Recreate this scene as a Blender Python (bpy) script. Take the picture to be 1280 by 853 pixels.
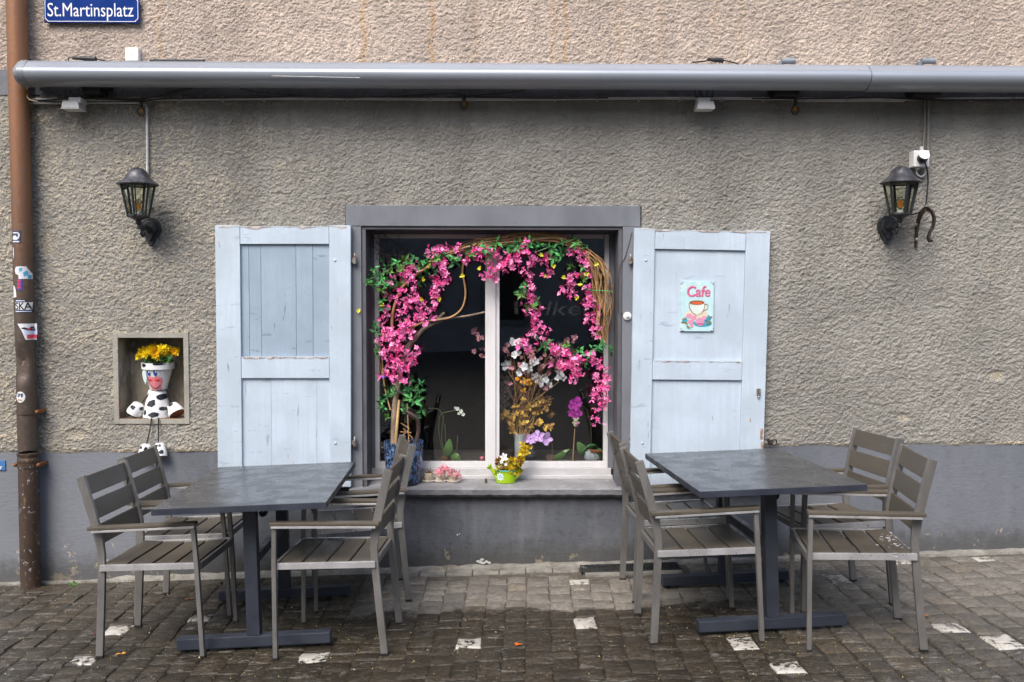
import bpy, bmesh, math, random
import numpy as np
from mathutils import Vector, Matrix, Euler
for o in list(bpy.data.objects): bpy.data.objects.remove(o)
SC = bpy.context.scene
COL = SC.collection
R = math.radians

# ------------------------------------------------------------------ camera, sky, sun, exposure
FPX, CZ, CD, YAW, PIT, ROL = 1139.35, 1.6989, 5.6649, 0.0082, 0.0477, 0.0015
GA, GB = 0.0313, -0.0219                      # slope of the paving
fw = Vector((math.sin(YAW)*math.cos(PIT), math.cos(YAW)*math.cos(PIT), -math.sin(PIT)))
rt = Vector((math.cos(YAW), -math.sin(YAW), 0)); up = rt.cross(fw)
rt, up = rt*math.cos(ROL)+up*math.sin(ROL), up*math.cos(ROL)-rt*math.sin(ROL)
cam = bpy.data.cameras.new('camera'); camo = bpy.data.objects.new('camera', cam); COL.objects.link(camo)
cam.sensor_width = 36; cam.lens = FPX*36/1280; cam.clip_end = 500; cam.clip_start = .05
m = Matrix((rt, up, -fw)).transposed().to_4x4(); m.translation = (0, -CD, CZ)
camo.matrix_world = m; SC.camera = camo
CAMP = Vector((0, -CD, CZ))

SUN_EL, SUN_AZ = R(50), R(206)                # azimuth clockwise from +Y: front left of the facade
w = bpy.data.worlds.new('World'); SC.world = w; w.use_nodes = True
nt = w.node_tree; bg = nt.nodes['Background']
sky = nt.nodes.new('ShaderNodeTexSky'); sky.sky_type = 'NISHITA'; sky.sun_disc = False
sky.sun_elevation = SUN_EL; sky.sun_rotation = SUN_AZ
sky.air_density = 1.0; sky.dust_density = 3.5; sky.ozone_density = 1.5
nt.links.new(sky.outputs[0], bg.inputs[0]); bg.inputs[1].default_value = 0.135
sl = bpy.data.lights.new('sun', 'SUN'); so = bpy.data.objects.new('sun', sl); COL.objects.link(so)
sl.energy = 1.3; sl.angle = R(36); sl.color = (1, .97, .93)
sd = Vector((math.sin(SUN_AZ)*math.cos(SUN_EL), math.cos(SUN_AZ)*math.cos(SUN_EL), math.sin(SUN_EL)))
so.rotation_euler = (-sd).to_track_quat('-Z', 'Y').to_euler(); so.location = sd*20
SC.view_settings.view_transform = 'Standard'; SC.view_settings.look = 'None'
SC.view_settings.exposure = 1.05; SC.view_settings.gamma = 1
SC.cycles.max_bounces = 8; SC.cycles.transparent_max_bounces = 12; SC.cycles.caustics_refractive = False; SC.cycles.caustics_reflective = False

# ------------------------------------------------------------------ helpers
rnd = random.Random(7)
def P(u, v, y=0.0):
    """survey point: photograph pixel (1280 wide) met with the upright plane at depth y"""
    d = fw + rt*((u-640)/FPX) - up*((v-426.5)/FPX)
    return CAMP + d*((y-CAMP.y)/d.y)
def px(y=0.0): return (CD+y)/FPX               # metres per photo pixel at depth y
gn = Vector((-GA, -GB, 1)).normalized(); gx = Vector((1, 0, GA)).normalized(); gy = gn.cross(gx)
def gz(x, y): return GA*x + GB*y
def gmat(x, y, r=0):
    c, s = math.cos(r), math.sin(r)
    M = Matrix((gx*c+gy*s, gy*c-gx*s, gn)).transposed().to_4x4(); M.translation = (x, y, gz(x, y)); return M
def PG(u, v):
    d = fw + rt*((u-640)/FPX) - up*((v-426.5)/FPX)
    t = -(CAMP.z-gz(CAMP.x, CAMP.y))/(d.z-GA*d.x-GB*d.y); return CAMP+d*t

def thing(name, label, cat, loc=(0, 0, 0), group=None, mat=None):
    o = bpy.data.objects.new(name, None); COL.objects.link(o); o.empty_display_size = .1
    if mat is not None: o.matrix_basis = mat
    else: o.location = loc
    o['label'] = label; o['category'] = cat
    if group: o['group'] = group
    return o
class MB:
    def __init__(s): s.v = []; s.f = []; s.m = []; s.cm = 0
    def add(s, vs, fs):
        n = len(s.v); s.v += [tuple(x) for x in vs]; s.f += [tuple(i+n for i in f) for f in fs]; s.m += [s.cm]*len(fs); return s
    def box(s, a, b, M=None):
        (x0, y0, z0), (x1, y1, z1) = a, b
        vs = [Vector(p) for p in ((x0,y0,z0),(x1,y0,z0),(x1,y1,z0),(x0,y1,z0),(x0,y0,z1),(x1,y0,z1),(x1,y1,z1),(x0,y1,z1))]
        if M is not None: vs = [M@p for p in vs]
        return s.add(vs, [(0,3,2,1),(4,5,6,7),(0,1,5,4),(1,2,6,5),(2,3,7,6),(3,0,4,7)])
    def hexa(s, q0, q1):
        """solid between two quads listed in the same order"""
        return s.add(list(q0)+list(q1), [(0,3,2,1),(4,5,6,7),(0,1,5,4),(1,2,6,5),(2,3,7,6),(3,0,4,7)])
    def bar(s, pts, wx, wy, xdir=Vector((1,0,0))):
        """rectangular section swept along pts: wx along xdir, wy across"""
        rings = []
        pts = [Vector(p) for p in pts]
        for i, p in enumerate(pts):
            t = (pts[min(i+1, len(pts)-1)]-pts[max(i-1, 0)]).normalized()
            x = (xdir - t*xdir.dot(t)).normalized(); y = t.cross(x)
            W = wx[i] if isinstance(wx, (list, tuple)) else wx; H = wy[i] if isinstance(wy, (list, tuple)) else wy
            rings.append([p+x*a*W/2+y*b*H/2 for a, b in ((-1,-1),(1,-1),(1,1),(-1,1))])
        vs = [q for r in rings for q in r]; fs = []
        for i in range(len(pts)-1):
            for k in range(4): fs.append((i*4+k, i*4+(k+1)%4, i*4+4+(k+1)%4, i*4+4+k))
        fs.append((3,2,1,0)); n = (len(pts)-1)*4; fs.append((n, n+1, n+2, n+3))
        return s.add(vs, fs)
    def tube(s, pts, r, n=8, closed=False):
        pts = [Vector(p) for p in pts]; N = len(pts); vs = []; fs = []; prev = None
        for i, p in enumerate(pts):
            t = (pts[min(i+1, N-1)]-pts[max(i-1, 0)]).normalized()
            if prev is None: prev = t.orthogonal().normalized()
            x = (prev-t*prev.dot(t)); x = x.normalized() if x.length > 1e-6 else t.orthogonal().normalized()
            prev = x; y = t.cross(x); rr = r[min(i, len(r)-1)] if isinstance(r, (list, tuple)) else r
            vs += [p+(x*math.cos(a)+y*math.sin(a))*rr for a in [2*math.pi*k/n for k in range(n)]]
        for i in range(N-1):
            for k in range(n): fs.append((i*n+k, i*n+(k+1)%n, (i+1)*n+(k+1)%n, (i+1)*n+k))
        fs.append(tuple(range(n))[::-1]); fs.append(tuple((N-1)*n+k for k in range(n)))
        return s.add(vs, fs)
    def lathe(s, prof, n=20, M=None, a0=0.0):
        """prof: (radius, z) pairs about local z"""
        vs = []; fs = []
        for r, z in prof:
            for k in range(n):
                a = a0+2*math.pi*k/n; p = Vector((r*math.cos(a), r*math.sin(a), z)); vs.append(M@p if M is not None else p)
        for i in range(len(prof)-1):
            for k in range(n): fs.append((i*n+k, i*n+(k+1)%n, (i+1)*n+(k+1)%n, (i+1)*n+k))
        if prof[0][0] > 1e-5: fs.append(tuple(range(n))[::-1])
        if prof[-1][0] > 1e-5: fs.append(tuple((len(prof)-1)*n+k for k in range(n)))
        return s.add(vs, fs)
    def ball(s, c, r, n=10, sq=(1,1,1)):
        M = Matrix.Translation(c) @ Matrix.Diagonal((r*sq[0], r*sq[1], r*sq[2], 1)); k = max(4, n//2)
        return s.lathe([(max(1e-6, math.sin(math.pi*i/k)), -math.cos(math.pi*i/k)) for i in range(k+1)], n, M)
    def prism(s, poly, d, M=None):
        """poly (x,z) extruded from y=0 to y=d"""
        n = len(poly); vs = [Vector((x, 0, z)) for x, z in poly]+[Vector((x, d, z)) for x, z in poly]
        if M is not None: vs = [M@p for p in vs]
        fs = [tuple(range(n)), tuple(range(2*n-1, n-1, -1))]+[(i, i+n, (i+1)%n+n, (i+1)%n) for i in range(n)]
        return s.add(vs, fs)
    def mesh(s, name, mats, bevel=0, smooth=False, shift=None, segs=2):
        me = bpy.data.meshes.new(name)
        vs = s.v if shift is None else [(a-shift[0], b-shift[1], c-shift[2]) for a, b, c in s.v]
        me.from_pydata(vs, [], s.f)
        if not isinstance(mats, (list, tuple)): mats = [mats]
        for q in mats: me.materials.append(q)
        if len(mats) > 1: me.polygons.foreach_set('material_index', s.m)
        bm = bmesh.new(); bm.from_mesh(me)
        bmesh.ops.recalc_face_normals(bm, faces=bm.faces)
        if bevel: bmesh.ops.bevel(bm, geom=[e for e in bm.edges if len(e.link_faces) == 2 and e.calc_face_angle(0) > .5], offset=bevel, segments=segs, profile=.6, affect='EDGES')
        bm.to_mesh(me); bm.free()
        if smooth:
            me.polygons.foreach_set('use_smooth', [True]*len(me.polygons))
            try: me.set_sharp_from_angle(angle=R(45))
            except Exception: pass
        me.update(); return me
def worldloc(o):
    v = Vector((0, 0, 0))
    while o: v = v+o.location; o = o.parent
    return v
def clusters(mb, gap=.0015):
    """groups of faces that hang together (shared corners, or boxes that touch)"""
    n = len(mb.v); up_ = list(range(n))
    def find(i):
        while up_[i] != i: up_[i] = up_[up_[i]]; i = up_[i]
        return i
    for f in mb.f:
        r0 = find(f[0])
        for i in f[1:]: up_[find(i)] = r0
    comp = {}
    for k, f in enumerate(mb.f): comp.setdefault(find(f[0]), []).append(k)
    comps = list(comp.values())
    if len(comps) == 1 or len(comps) > 400: return comps
    bb = []
    for c in comps:
        q = np.array([mb.v[i] for k in c for i in mb.f[k]]); bb.append((q.min(0)-gap/2, q.max(0)+gap/2))
    up2 = list(range(len(comps)))
    def f2(i):
        while up2[i] != i: i = up2[i]
        return i
    for i in range(len(comps)):
        for j in range(i):
            if (bb[i][0] <= bb[j][1]).all() and (bb[j][0] <= bb[i][1]).all(): up2[f2(i)] = f2(j)
    out = {}
    for i, c in enumerate(comps): out.setdefault(f2(i), []).extend(c)
    return list(out.values())
def part(name, mb, mats, parent, label=None, local=False, split=True, **k):
    """one mesh under its thing; mb is in world space unless local; separate pieces become separate parts"""
    cl = clusters(mb) if split else [0]
    if 1 < len(cl) <= 24:
        single = name[:-1] if name.endswith('s') and not name.endswith('ss') else name
        for c in cl:
            sub = MB(); used = sorted({i for q in c for i in mb.f[q]}); mp = {i: j for j, i in enumerate(used)}
            sub.v = [mb.v[i] for i in used]; sub.f = [tuple(mp[i] for i in mb.f[q]) for q in c]; sub.m = [mb.m[q] for q in c]
            o = part(single, sub, mats, parent, label, local, False, **k)
        return o
    me = mb.mesh(name, mats, shift=None if local else worldloc(parent), **k)
    o = bpy.data.objects.new(name, me); COL.objects.link(o); o.parent = parent
    if label: o['label'] = label
    if len(cl) > 24: o['kind'] = 'stuff'
    return o
def inst(name, me, parent, mat=None, loc=None, label=None):
    o = bpy.data.objects.new(name, me); COL.objects.link(o); o.parent = parent
    if mat is not None: o.matrix_basis = mat
    elif loc is not None: o.location = loc
    if label: o['label'] = label
    return o
def solo(name, mb, mats, label, cat, loc, group=None, **k):
    o = bpy.data.objects.new(name, mb.mesh(name, mats, shift=loc, **k)); COL.objects.link(o); o.location = loc
    o['label'] = label; o['category'] = cat
    if group: o['group'] = group
    return o
def copy_tree(o, parent=None):
    c = o.copy(); COL.objects.link(c); c.parent = parent
    for ch in list(o.children): copy_tree(ch, c)
    return c
def smooth_path(pts, n=6):
    """Catmull-Rom through pts"""
    pts = [Vector(p) for p in pts]; out = []
    for i in range(len(pts)-1):
        p0, p1, p2, p3 = pts[max(i-1,0)], pts[i], pts[i+1], pts[min(i+2, len(pts)-1)]
        for k in range(n):
            t = k/n; out.append(.5*((2*p1)+(p2-p0)*t+(2*p0-5*p1+4*p2-p3)*t*t+(3*p1-p0-3*p2+p3)*t**3))
    out.append(pts[-1]); return out
def text_geo(s, offset=0.0):
    cu = bpy.data.curves.new('lettering', 'FONT'); cu.body = s; cu.offset = offset; cu.resolution_u = 3
    o = bpy.data.objects.new('lettering', cu); COL.objects.link(o)
    bpy.context.view_layer.update()
    me = o.evaluated_get(bpy.context.evaluated_depsgraph_get()).to_mesh()
    vs = [(v.co.x, v.co.y) for v in me.vertices]; fs = [tuple(p.vertices) for p in me.polygons]
    bpy.data.objects.remove(o); bpy.data.curves.remove(cu); return vs, fs
def text_fit(mb, s, x0, x1, z0, z1, ysurf, ref=None, shear=0.0, offset=0.0, cuts=0):
    """flat print: lettering fitted between x0..x1, its capital height between z0..z1, laid on the surface y = ysurf(x, z)"""
    vs, fs = text_geo(s, offset); rv, _ = text_geo(ref or 'M', offset)
    a0 = min(v[0] for v in vs); a1 = max(v[0] for v in vs); b0 = min(v[1] for v in rv); b1 = max(v[1] for v in rv)
    if cuts:
        bm = bmesh.new(); bv = [bm.verts.new((a, b, 0)) for a, b in vs]
        for f in fs:
            try: bm.faces.new([bv[i] for i in f])
            except ValueError: pass
        bmesh.ops.triangulate(bm, faces=bm.faces[:])
        for _ in range(cuts): bmesh.ops.subdivide_edges(bm, edges=bm.edges[:], cuts=1, use_grid_fill=True)
        bm.verts.index_update(); vs = [(v.co.x, v.co.y) for v in bm.verts]; fs = [tuple(v.index for v in f.verts) for f in bm.faces]; bm.free()
    out = []
    for a, b in vs:
        z = z0+(b-b0)/(b1-b0)*(z1-z0); x = x0+(a-a0)/(a1-a0)*(x1-x0)+shear*(z-z0); out.append((x, ysurf(x, z), z))
    return mb.add(out, fs)
def decal(mb, poly, ysurf, rings=3):
    """painted patch: outline (x, z) laid on the surface y = ysurf(x, z), as rings about its centre"""
    if rings > 1:
        n = len(poly); per = sum(math.dist(poly[i], poly[(i+1) % n]) for i in range(n)); st = max(per/44, 1e-4); out = []
        for i in range(n):
            a, b = poly[i], poly[(i+1) % n]; k = max(1, round(math.dist(a, b)/st)); out += [(a[0]+(b[0]-a[0])*j/k, a[1]+(b[1]-a[1])*j/k) for j in range(k)]
        poly = out; rings = 6
    n = len(poly); cx = sum(p[0] for p in poly)/n; cz = sum(p[1] for p in poly)/n
    vs = [(cx, ysurf(cx, cz), cz)]; fs = []
    for k in range(1, rings+1):
        t = k/rings
        for x, z in poly:
            X, Z = cx+(x-cx)*t, cz+(z-cz)*t; vs.append((X, ysurf(X, Z), Z))
    for i in range(n): fs.append((0, 1+i, 1+(i+1)%n))
    for k in range(rings-1):
        for i in range(n): a, b = 1+k*n, 1+(k+1)*n; fs.append((a+i, b+i, b+(i+1)%n, a+(i+1)%n))
    return mb.add(vs, fs)
def ell(cx, cz, rx, rz, n=16, rot=0, wob=0, seed=0):
    r_ = random.Random(seed); out = []
    for k in range(n):
        a = 2*math.pi*k/n; q = 1+wob*(r_.random()-.5); x, z = rx*q*math.cos(a), rz*q*math.sin(a)
        out.append((cx+x*math.cos(rot)-z*math.sin(rot), cz+x*math.sin(rot)+z*math.cos(rot)))
    return out
def rect(x0, x1, z0, z1, n=4):
    L = lambda a, b: [a+(b-a)*i/n for i in range(n)]
    return [(x, z0) for x in L(x0,x1)]+[(x1, z) for z in L(z0,z1)]+[(x, z1) for x in L(x1,x0)]+[(x0, z) for z in L(z1,z0)]

# ------------------------------------------------------------------ materials
class NT:
    """tiny node builder"""
    def __init__(s, name):
        s.mat = bpy.data.materials.new(name); s.mat.use_nodes = True; s.t = s.mat.node_tree
        s.b = s.t.nodes['Principled BSDF']; s.out = s.t.nodes['Material Output']; s._c = None
    def n(s, typ, **k):
        q = s.t.nodes.new('ShaderNode'+typ)
        for a, b in k.items(): setattr(q, a, b)
        return q
    def l(s, a, b): s.t.links.new(a, b)
    def val(s, sock, x):
        if isinstance(x, (int, float)): sock.default_value = x
        elif isinstance(x, (tuple, list)): sock.default_value = (*x, 1) if len(x) == 3 and len(sock.default_value) == 4 else x
        else: s.l(x, sock)
    def math(s, op, a, b=0.0, c=None, clamp=False):
        q = s.n('Math', operation=op, use_clamp=clamp); s.val(q.inputs[0], a); s.val(q.inputs[1], b)
        if c is not None: s.val(q.inputs[2], c)
        return q.outputs[0]
    def ramp(s, x, a, b, lo=0.0, hi=1.0):
        q = s.n('MapRange', interpolation_type='SMOOTHSTEP'); s.val(q.inputs[0], x)
        for i, z in enumerate((a, b, lo, hi)): q.inputs[i+1].default_value = z
        return q.outputs[0]
    def mix(s, f, a, b, mode='MIX'):
        q = s.n('Mix', data_type='RGBA', blend_type=mode); s.val(q.inputs[0], f); s.val(q.inputs[6], a); s.val(q.inputs[7], b); return q.outputs[2]
    def coord(s, world=False, scale=(1,1,1)):
        if world: c = s.n('NewGeometry').outputs['Position']
        else:
            c = s.n('TexCoord').outputs['Object']; oi = s.n('ObjectInfo')
            v = s.n('VectorMath', operation='SCALE'); v.inputs[0].default_value = (17.3, 9.1, 13.7); s.l(oi.outputs['Random'], v.inputs['Scale'])
            a = s.n('VectorMath', operation='ADD'); s.l(c, a.inputs[0]); s.l(v.outputs[0], a.inputs[1]); c = a.outputs[0]
        if scale != (1,1,1):
            m_ = s.n('VectorMath', operation='MULTIPLY'); s.l(c, m_.inputs[0]); m_.inputs[1].default_value = scale; c = m_.outputs[0]
        return c
    def noise(s, c, sc, det=4, rough=.55, dist=0.0):
        q = s.n('TexNoise'); s.l(c, q.inputs['Vector']); q.inputs['Scale'].default_value = sc; q.inputs['Detail'].default_value = det
        q.inputs['Roughness'].default_value = rough; q.inputs['Distortion'].default_value = dist; return q.outputs[0]
    def bump(s, h, dist=.002, strength=1.0):
        q = s.n('Bump'); s.l(h, q.inputs['Height']); q.inputs['Distance'].default_value = dist; q.inputs['Strength'].default_value = strength
        s.l(q.outputs[0], s.b.inputs['Normal'])
    def set(s, col=None, rough=None, metal=None, **k):
        if col is not None: s.val(s.b.inputs['Base Color'], col)
        if rough is not None: s.val(s.b.inputs['Roughness'], rough)
        if metal is not None: s.val(s.b.inputs['Metallic'], metal)
        for a, b in k.items(): s.val(s.b.inputs[a], b)
        return s.mat
def shade(c, k): return tuple(min(1, x*k) for x in c)
def simple(name, col, rough=.6, metal=0.0, var=.18, vs=9, bump=0.0, bs=120, wear=None, wthr=(.6,.68), ws=14, world=False, scale=(1,1,1), isl=0.0, rvar=.12, **kw):
    """a paint or stuff with cloudy variation, fine relief and optional worn spots of another colour"""
    t = NT(name); c = t.coord(world, scale)
    n1 = t.noise(c, vs, 5); n2 = t.noise(c, vs*6, 3)
    f = t.math('ADD', t.math('MULTIPLY', n1, .7), t.math('MULTIPLY', n2, .3))
    base = t.mix(t.ramp(f, .35, .65), shade(col, 1-var), shade(col, 1+var))
    if isl:
        g = t.n('NewGeometry').outputs['Random Per Island']; oi = t.n('ObjectInfo').outputs['Random']
        fr = t.math('FRACT', t.math('ADD', g, oi)); hs = t.n('HueSaturation'); t.l(base, hs.inputs['Color'])
        t.l(t.ramp(fr, 0, 1, 1-isl, 1+isl), hs.inputs['Value']); t.l(t.ramp(fr, 0, 1, .5-isl*.04, .5+isl*.04), hs.inputs['Hue']); base = hs.outputs[0]
    if wear is not None:
        wn = t.noise(c, ws, 6, .65); base = t.mix(t.ramp(wn, *wthr), base, wear)
    ro = t.ramp(n1, .3, .7, max(.03, rough-rvar), min(1, rough+rvar))
    t.set(base, ro, metal, **kw)
    if bump: t.bump(t.math('ADD', t.noise(c, bs, 4, .6), t.math('MULTIPLY', n1, .6)), bump)
    return t.mat
MT = {}
def sr(r, g, b):
    f = lambda c: (c/255/12.92) if c <= 10 else ((c/255+.055)/1.055)**2.4
    return (f(r), f(g), f(b))
# ---- roughcast plaster, coloured by how far the ridges are worn (attributes written with the mesh)
def plaster(name, col, worn, dirt, stain=(.55,.33,.13)):
    t = NT(name); c = t.coord(True)
    at = lambda n_: t.n('Attribute', attribute_name=n_).outputs['Fac']
    big = t.noise(c, 1.3, 4); mid = t.noise(c, 9, 5); fine = t.noise(c, 90, 4, .7)
    base = t.mix(t.ramp(big, .35, .65), shade(col, .88), shade(col, 1.1))
    base = t.mix(t.ramp(mid, .4, .7, 0, .5), base, dirt)
    w_ = t.math('MULTIPLY', t.math('ADD', at('worn'), t.math('MULTIPLY', fine, .25)), 1.0)
    base = t.mix(t.ramp(w_, .42, .9, 0, .9), base, worn)
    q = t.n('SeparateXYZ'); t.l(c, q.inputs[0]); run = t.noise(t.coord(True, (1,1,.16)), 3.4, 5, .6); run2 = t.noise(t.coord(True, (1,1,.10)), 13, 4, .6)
    wet = t.math('MULTIPLY', t.ramp(run, .46, .66), t.ramp(q.outputs[2], 1.5, 2.5, .25, 1)); base = t.mix(t.math('MULTIPLY', wet, .32), base, shade(dirt, .62))  # broken vertical runs of darker tone, stronger towards the top of the wall
    base = t.mix(t.math('MULTIPLY', t.ramp(run2, .58, .72), .22), base, shade(dirt, .6)); base = t.mix(t.ramp(t.noise(c, 1.9, 6, .7), .60, .72, 0, .35), base, shade(worn, .9))
    base = t.mix(t.math('MULTIPLY', at('stain'), t.ramp(mid, .25, .55, .2, .62)), base, stain)
    t.set(base, .9); t.b.inputs['Specular IOR Level'].default_value = .25
    t.bump(t.math('ADD', t.noise(c, 220, 5, .7), t.math('MULTIPLY', t.noise(c, 70, 3), 1.6)), .007, 1.0)
    return t.mat
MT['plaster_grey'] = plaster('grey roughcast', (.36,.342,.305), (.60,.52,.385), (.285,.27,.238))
MT['plaster_tan'] = plaster('tan roughcast', (.60,.495,.415), (.75,.61,.46), (.48,.405,.35))
# ---- smooth painted plinth with flaking patches
def plinth():
    t = NT('grey plinth paint'); c = t.coord(True); q = t.n('SeparateXYZ'); t.l(c, q.inputs[0])
    x, z = q.outputs[0], q.outputs[2]
    b1 = t.noise(c, 1.1, 5); b2 = t.noise(c, 16, 6, .65); cs = t.coord(True, (9, 9, 1.2)); run = t.noise(cs, 1.6, 5)
    base = t.mix(t.ramp(b1, .3, .7), (.092,.101,.118), (.126,.135,.153))
    base = t.mix(t.ramp(run, .45, .75, 0, .55), base, (.163,.172,.19))
    base = t.mix(t.ramp(b2, .52, .68, 0, .6), base, (.068,.072,.08)); base = t.mix(t.ramp(t.noise(c, 3.1, 6, .7), .5, .64, 0, .5), base, (.175,.185,.205))
    side = t.math('MAXIMUM', t.ramp(x, -2.35, -1.9, 1, 0), t.ramp(x, 1.6, 2.2, 0, .55))
    base = t.mix(t.math('MULTIPLY', side, .7), base, (.215,.23,.257))
    # worn chips, more of them near the ground
    low = t.ramp(t.math('SUBTRACT', z, t.math('MULTIPLY', x, GA)), .0, .4, .14, 0)
    chip = t.math('ADD', t.math('ADD', t.noise(c, 7.5, 7, .68), low), t.math('MULTIPLY', side, .02))
    chip = t.math('SUBTRACT', chip, t.math('MULTIPLY', t.math('SUBTRACT', 1, side), .06)); base = t.mix(t.ramp(chip, .685, .72), base, (.50,.44,.34))
    base = t.mix(t.ramp(t.noise(c, 26, 4, .6), .70, .76, 0, .5), base, (.40,.40,.41))
    sp_ = t.math('SUBTRACT', t.math('SUBTRACT', z, t.math('MULTIPLY', x, GA)), t.math('MULTIPLY', b2, .22)); base = t.mix(t.ramp(sp_, -.06, .10, .65, 0), base, (.060,.056,.046))
    t.set(base, t.ramp(b2, .3, .7, .55, .8)); t.bump(t.math('ADD', t.noise(t.coord(True,(1,1,2.2)), 26, 6, .65), t.math('MULTIPLY', t.ramp(chip, .69, .72), -.5)), .0035, .8)
    return t.mat
MT['plinth'] = plinth()
MT['stone'] = simple('grey painted stone', (.165,.176,.196), .6, var=.12, vs=3, bump=.0015, bs=45, wear=(.36,.35,.34), wthr=(.70,.73), ws=16, scale=(1,1,.5))
MT['sill'] = simple('weathered sill stone', (.235,.235,.243), .55, var=.2, vs=7, bump=.004, bs=28, wear=(.5,.48,.45), wthr=(.66,.70), ws=13)
MT['sillface'] = simple('sill front', (.15,.15,.16), .7, var=.2, vs=7, bump=.006, bs=24, wear=(.42,.41,.4), wthr=(.66,.70), ws=15)
MT['concrete'] = simple('pale mortar', (.24,.228,.20), .85, var=.3, vs=9, bump=.006, bs=50, wear=(.16,.14,.10), wthr=(.55,.68), ws=7)
MT['band'] = simple('dark grey band paint', (.15,.155,.17), .65, var=.25, vs=10, bump=.002, bs=40, wear=(.3,.29,.27), wthr=(.72,.76), ws=9)
MT['niche'] = simple('old niche plaster', (.225,.20,.155), .9, var=.35, vs=7, bump=.003, bs=30, wear=(.36,.33,.28), wthr=(.55,.62), ws=8, scale=(1,1,.45))
MT['nichetrim'] = simple('niche trim', (.33,.31,.265), .8, var=.15, vs=9, bump=.002, bs=60, wear=(.24,.21,.17), wthr=(.58,.7), ws=9)
MT['rust'] = simple('rust', (.22,.085,.03), .85, var=.4, vs=30, bump=.002, bs=150)
def paintwood(name, col, chip, under, scuff):
    t = NT(name); c = t.coord(False); st = t.noise(t.coord(False, (1,1,.045)), 42, 4, .6); cloud = t.noise(c, 3.2, 5, .6); fine = t.noise(t.coord(False, (1,1,.12)), 150, 3, .7)
    base = t.mix(t.ramp(cloud, .32, .68), shade(col, .90), shade(col, 1.06)); base = t.mix(t.ramp(st, .40, .62, 0, .4), base, shade(col, .9))
    base = t.mix(t.ramp(fine, .62, .74, 0, .45), base, shade(col, .70))
    base = t.mix(t.ramp(t.noise(t.coord(False, (.35,1,1.6)), 13, 6, .72), .615, .66, 0, .7), base, scuff)
    base = t.mix(t.ramp(t.noise(t.coord(False, (1,1,.10)), 26, 5, .7), .655, .675, 0, .8), base, shade(scuff, .7))
    base = t.mix(t.ramp(t.noise(t.coord(False, (1,1,.3)), 21, 6, .68), chip, chip+.015), base, under)
    t.set(base, t.ramp(cloud, .3, .7, .45, .62)); t.bump(t.math('ADD', t.math('MULTIPLY', st, 1.2), t.math('ADD', fine, t.noise(c, 60, 4))), .0013, .8); return t.mat
MT['blue'] = paintwood('pale blue shutter paint', (.51,.595,.68), .70, (.46,.38,.31), (.32,.40,.49))
MT['bluechip'] = paintwood('pale blue chipped shutter paint', (.515,.60,.68), .675, (.40,.30,.21), (.33,.40,.48))
MT['bluedark'] = paintwood('greyer blue shutter panel', (.32,.405,.49), .72, (.24,.25,.25), (.17,.225,.285))
MT['rawwood'] = simple('bare flaked wood', (.50,.43,.38), .8, var=.35, vs=20, bump=.002, bs=90, wear=(.28,.16,.09), wthr=(.5,.6), ws=24)
MT['groove'] = simple('open joint', (.12,.15,.18), .9)
MT['white'] = simple('white window paint', (.70,.69,.69), .45, var=.05, vs=5, bump=.0006, bs=50, wear=(.36,.27,.2), wthr=(.705,.73), ws=14, scale=(1,1,.3))
MT['boardwhite'] = simple('dirty white sill board', (.52,.515,.515), .5, var=.12, vs=5, bump=.0006, bs=50, wear=(.30,.22,.16), wthr=(.66,.70), ws=12, scale=(.4,1,1))
MT['steel'] = simple('galvanised hinge', (.32,.32,.31), .5, .6, var=.3, vs=40, wear=(.20,.09,.04), wthr=(.52,.6), ws=50)
MT['black'] = simple('black plastic', (.012,.012,.013), .45, var=.3)
MT['iron'] = simple('black painted iron', (.018,.019,.022), .5, var=.4, vs=40, bump=.001, bs=140)
MT['greyplastic'] = simple('grey plastic', (.52,.51,.50), .5, var=.1)
MT['whiteplastic'] = simple('white plastic', (.78,.78,.76), .4, var=.05)
MT['cable'] = simple('pale cable', (.62,.62,.61), .5, var=.12)
MT['awning'] = simple('grey powder coated aluminium', (.33,.36,.405), .36, .28, var=.06, vs=3, rvar=.05, wear=(.34,.35,.36), wthr=(.66,.8), ws=6, scale=(.15,1,1))
MT['awningend'] = simple('awning end cap', (.25,.275,.30), .4, .2, var=.08)
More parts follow.
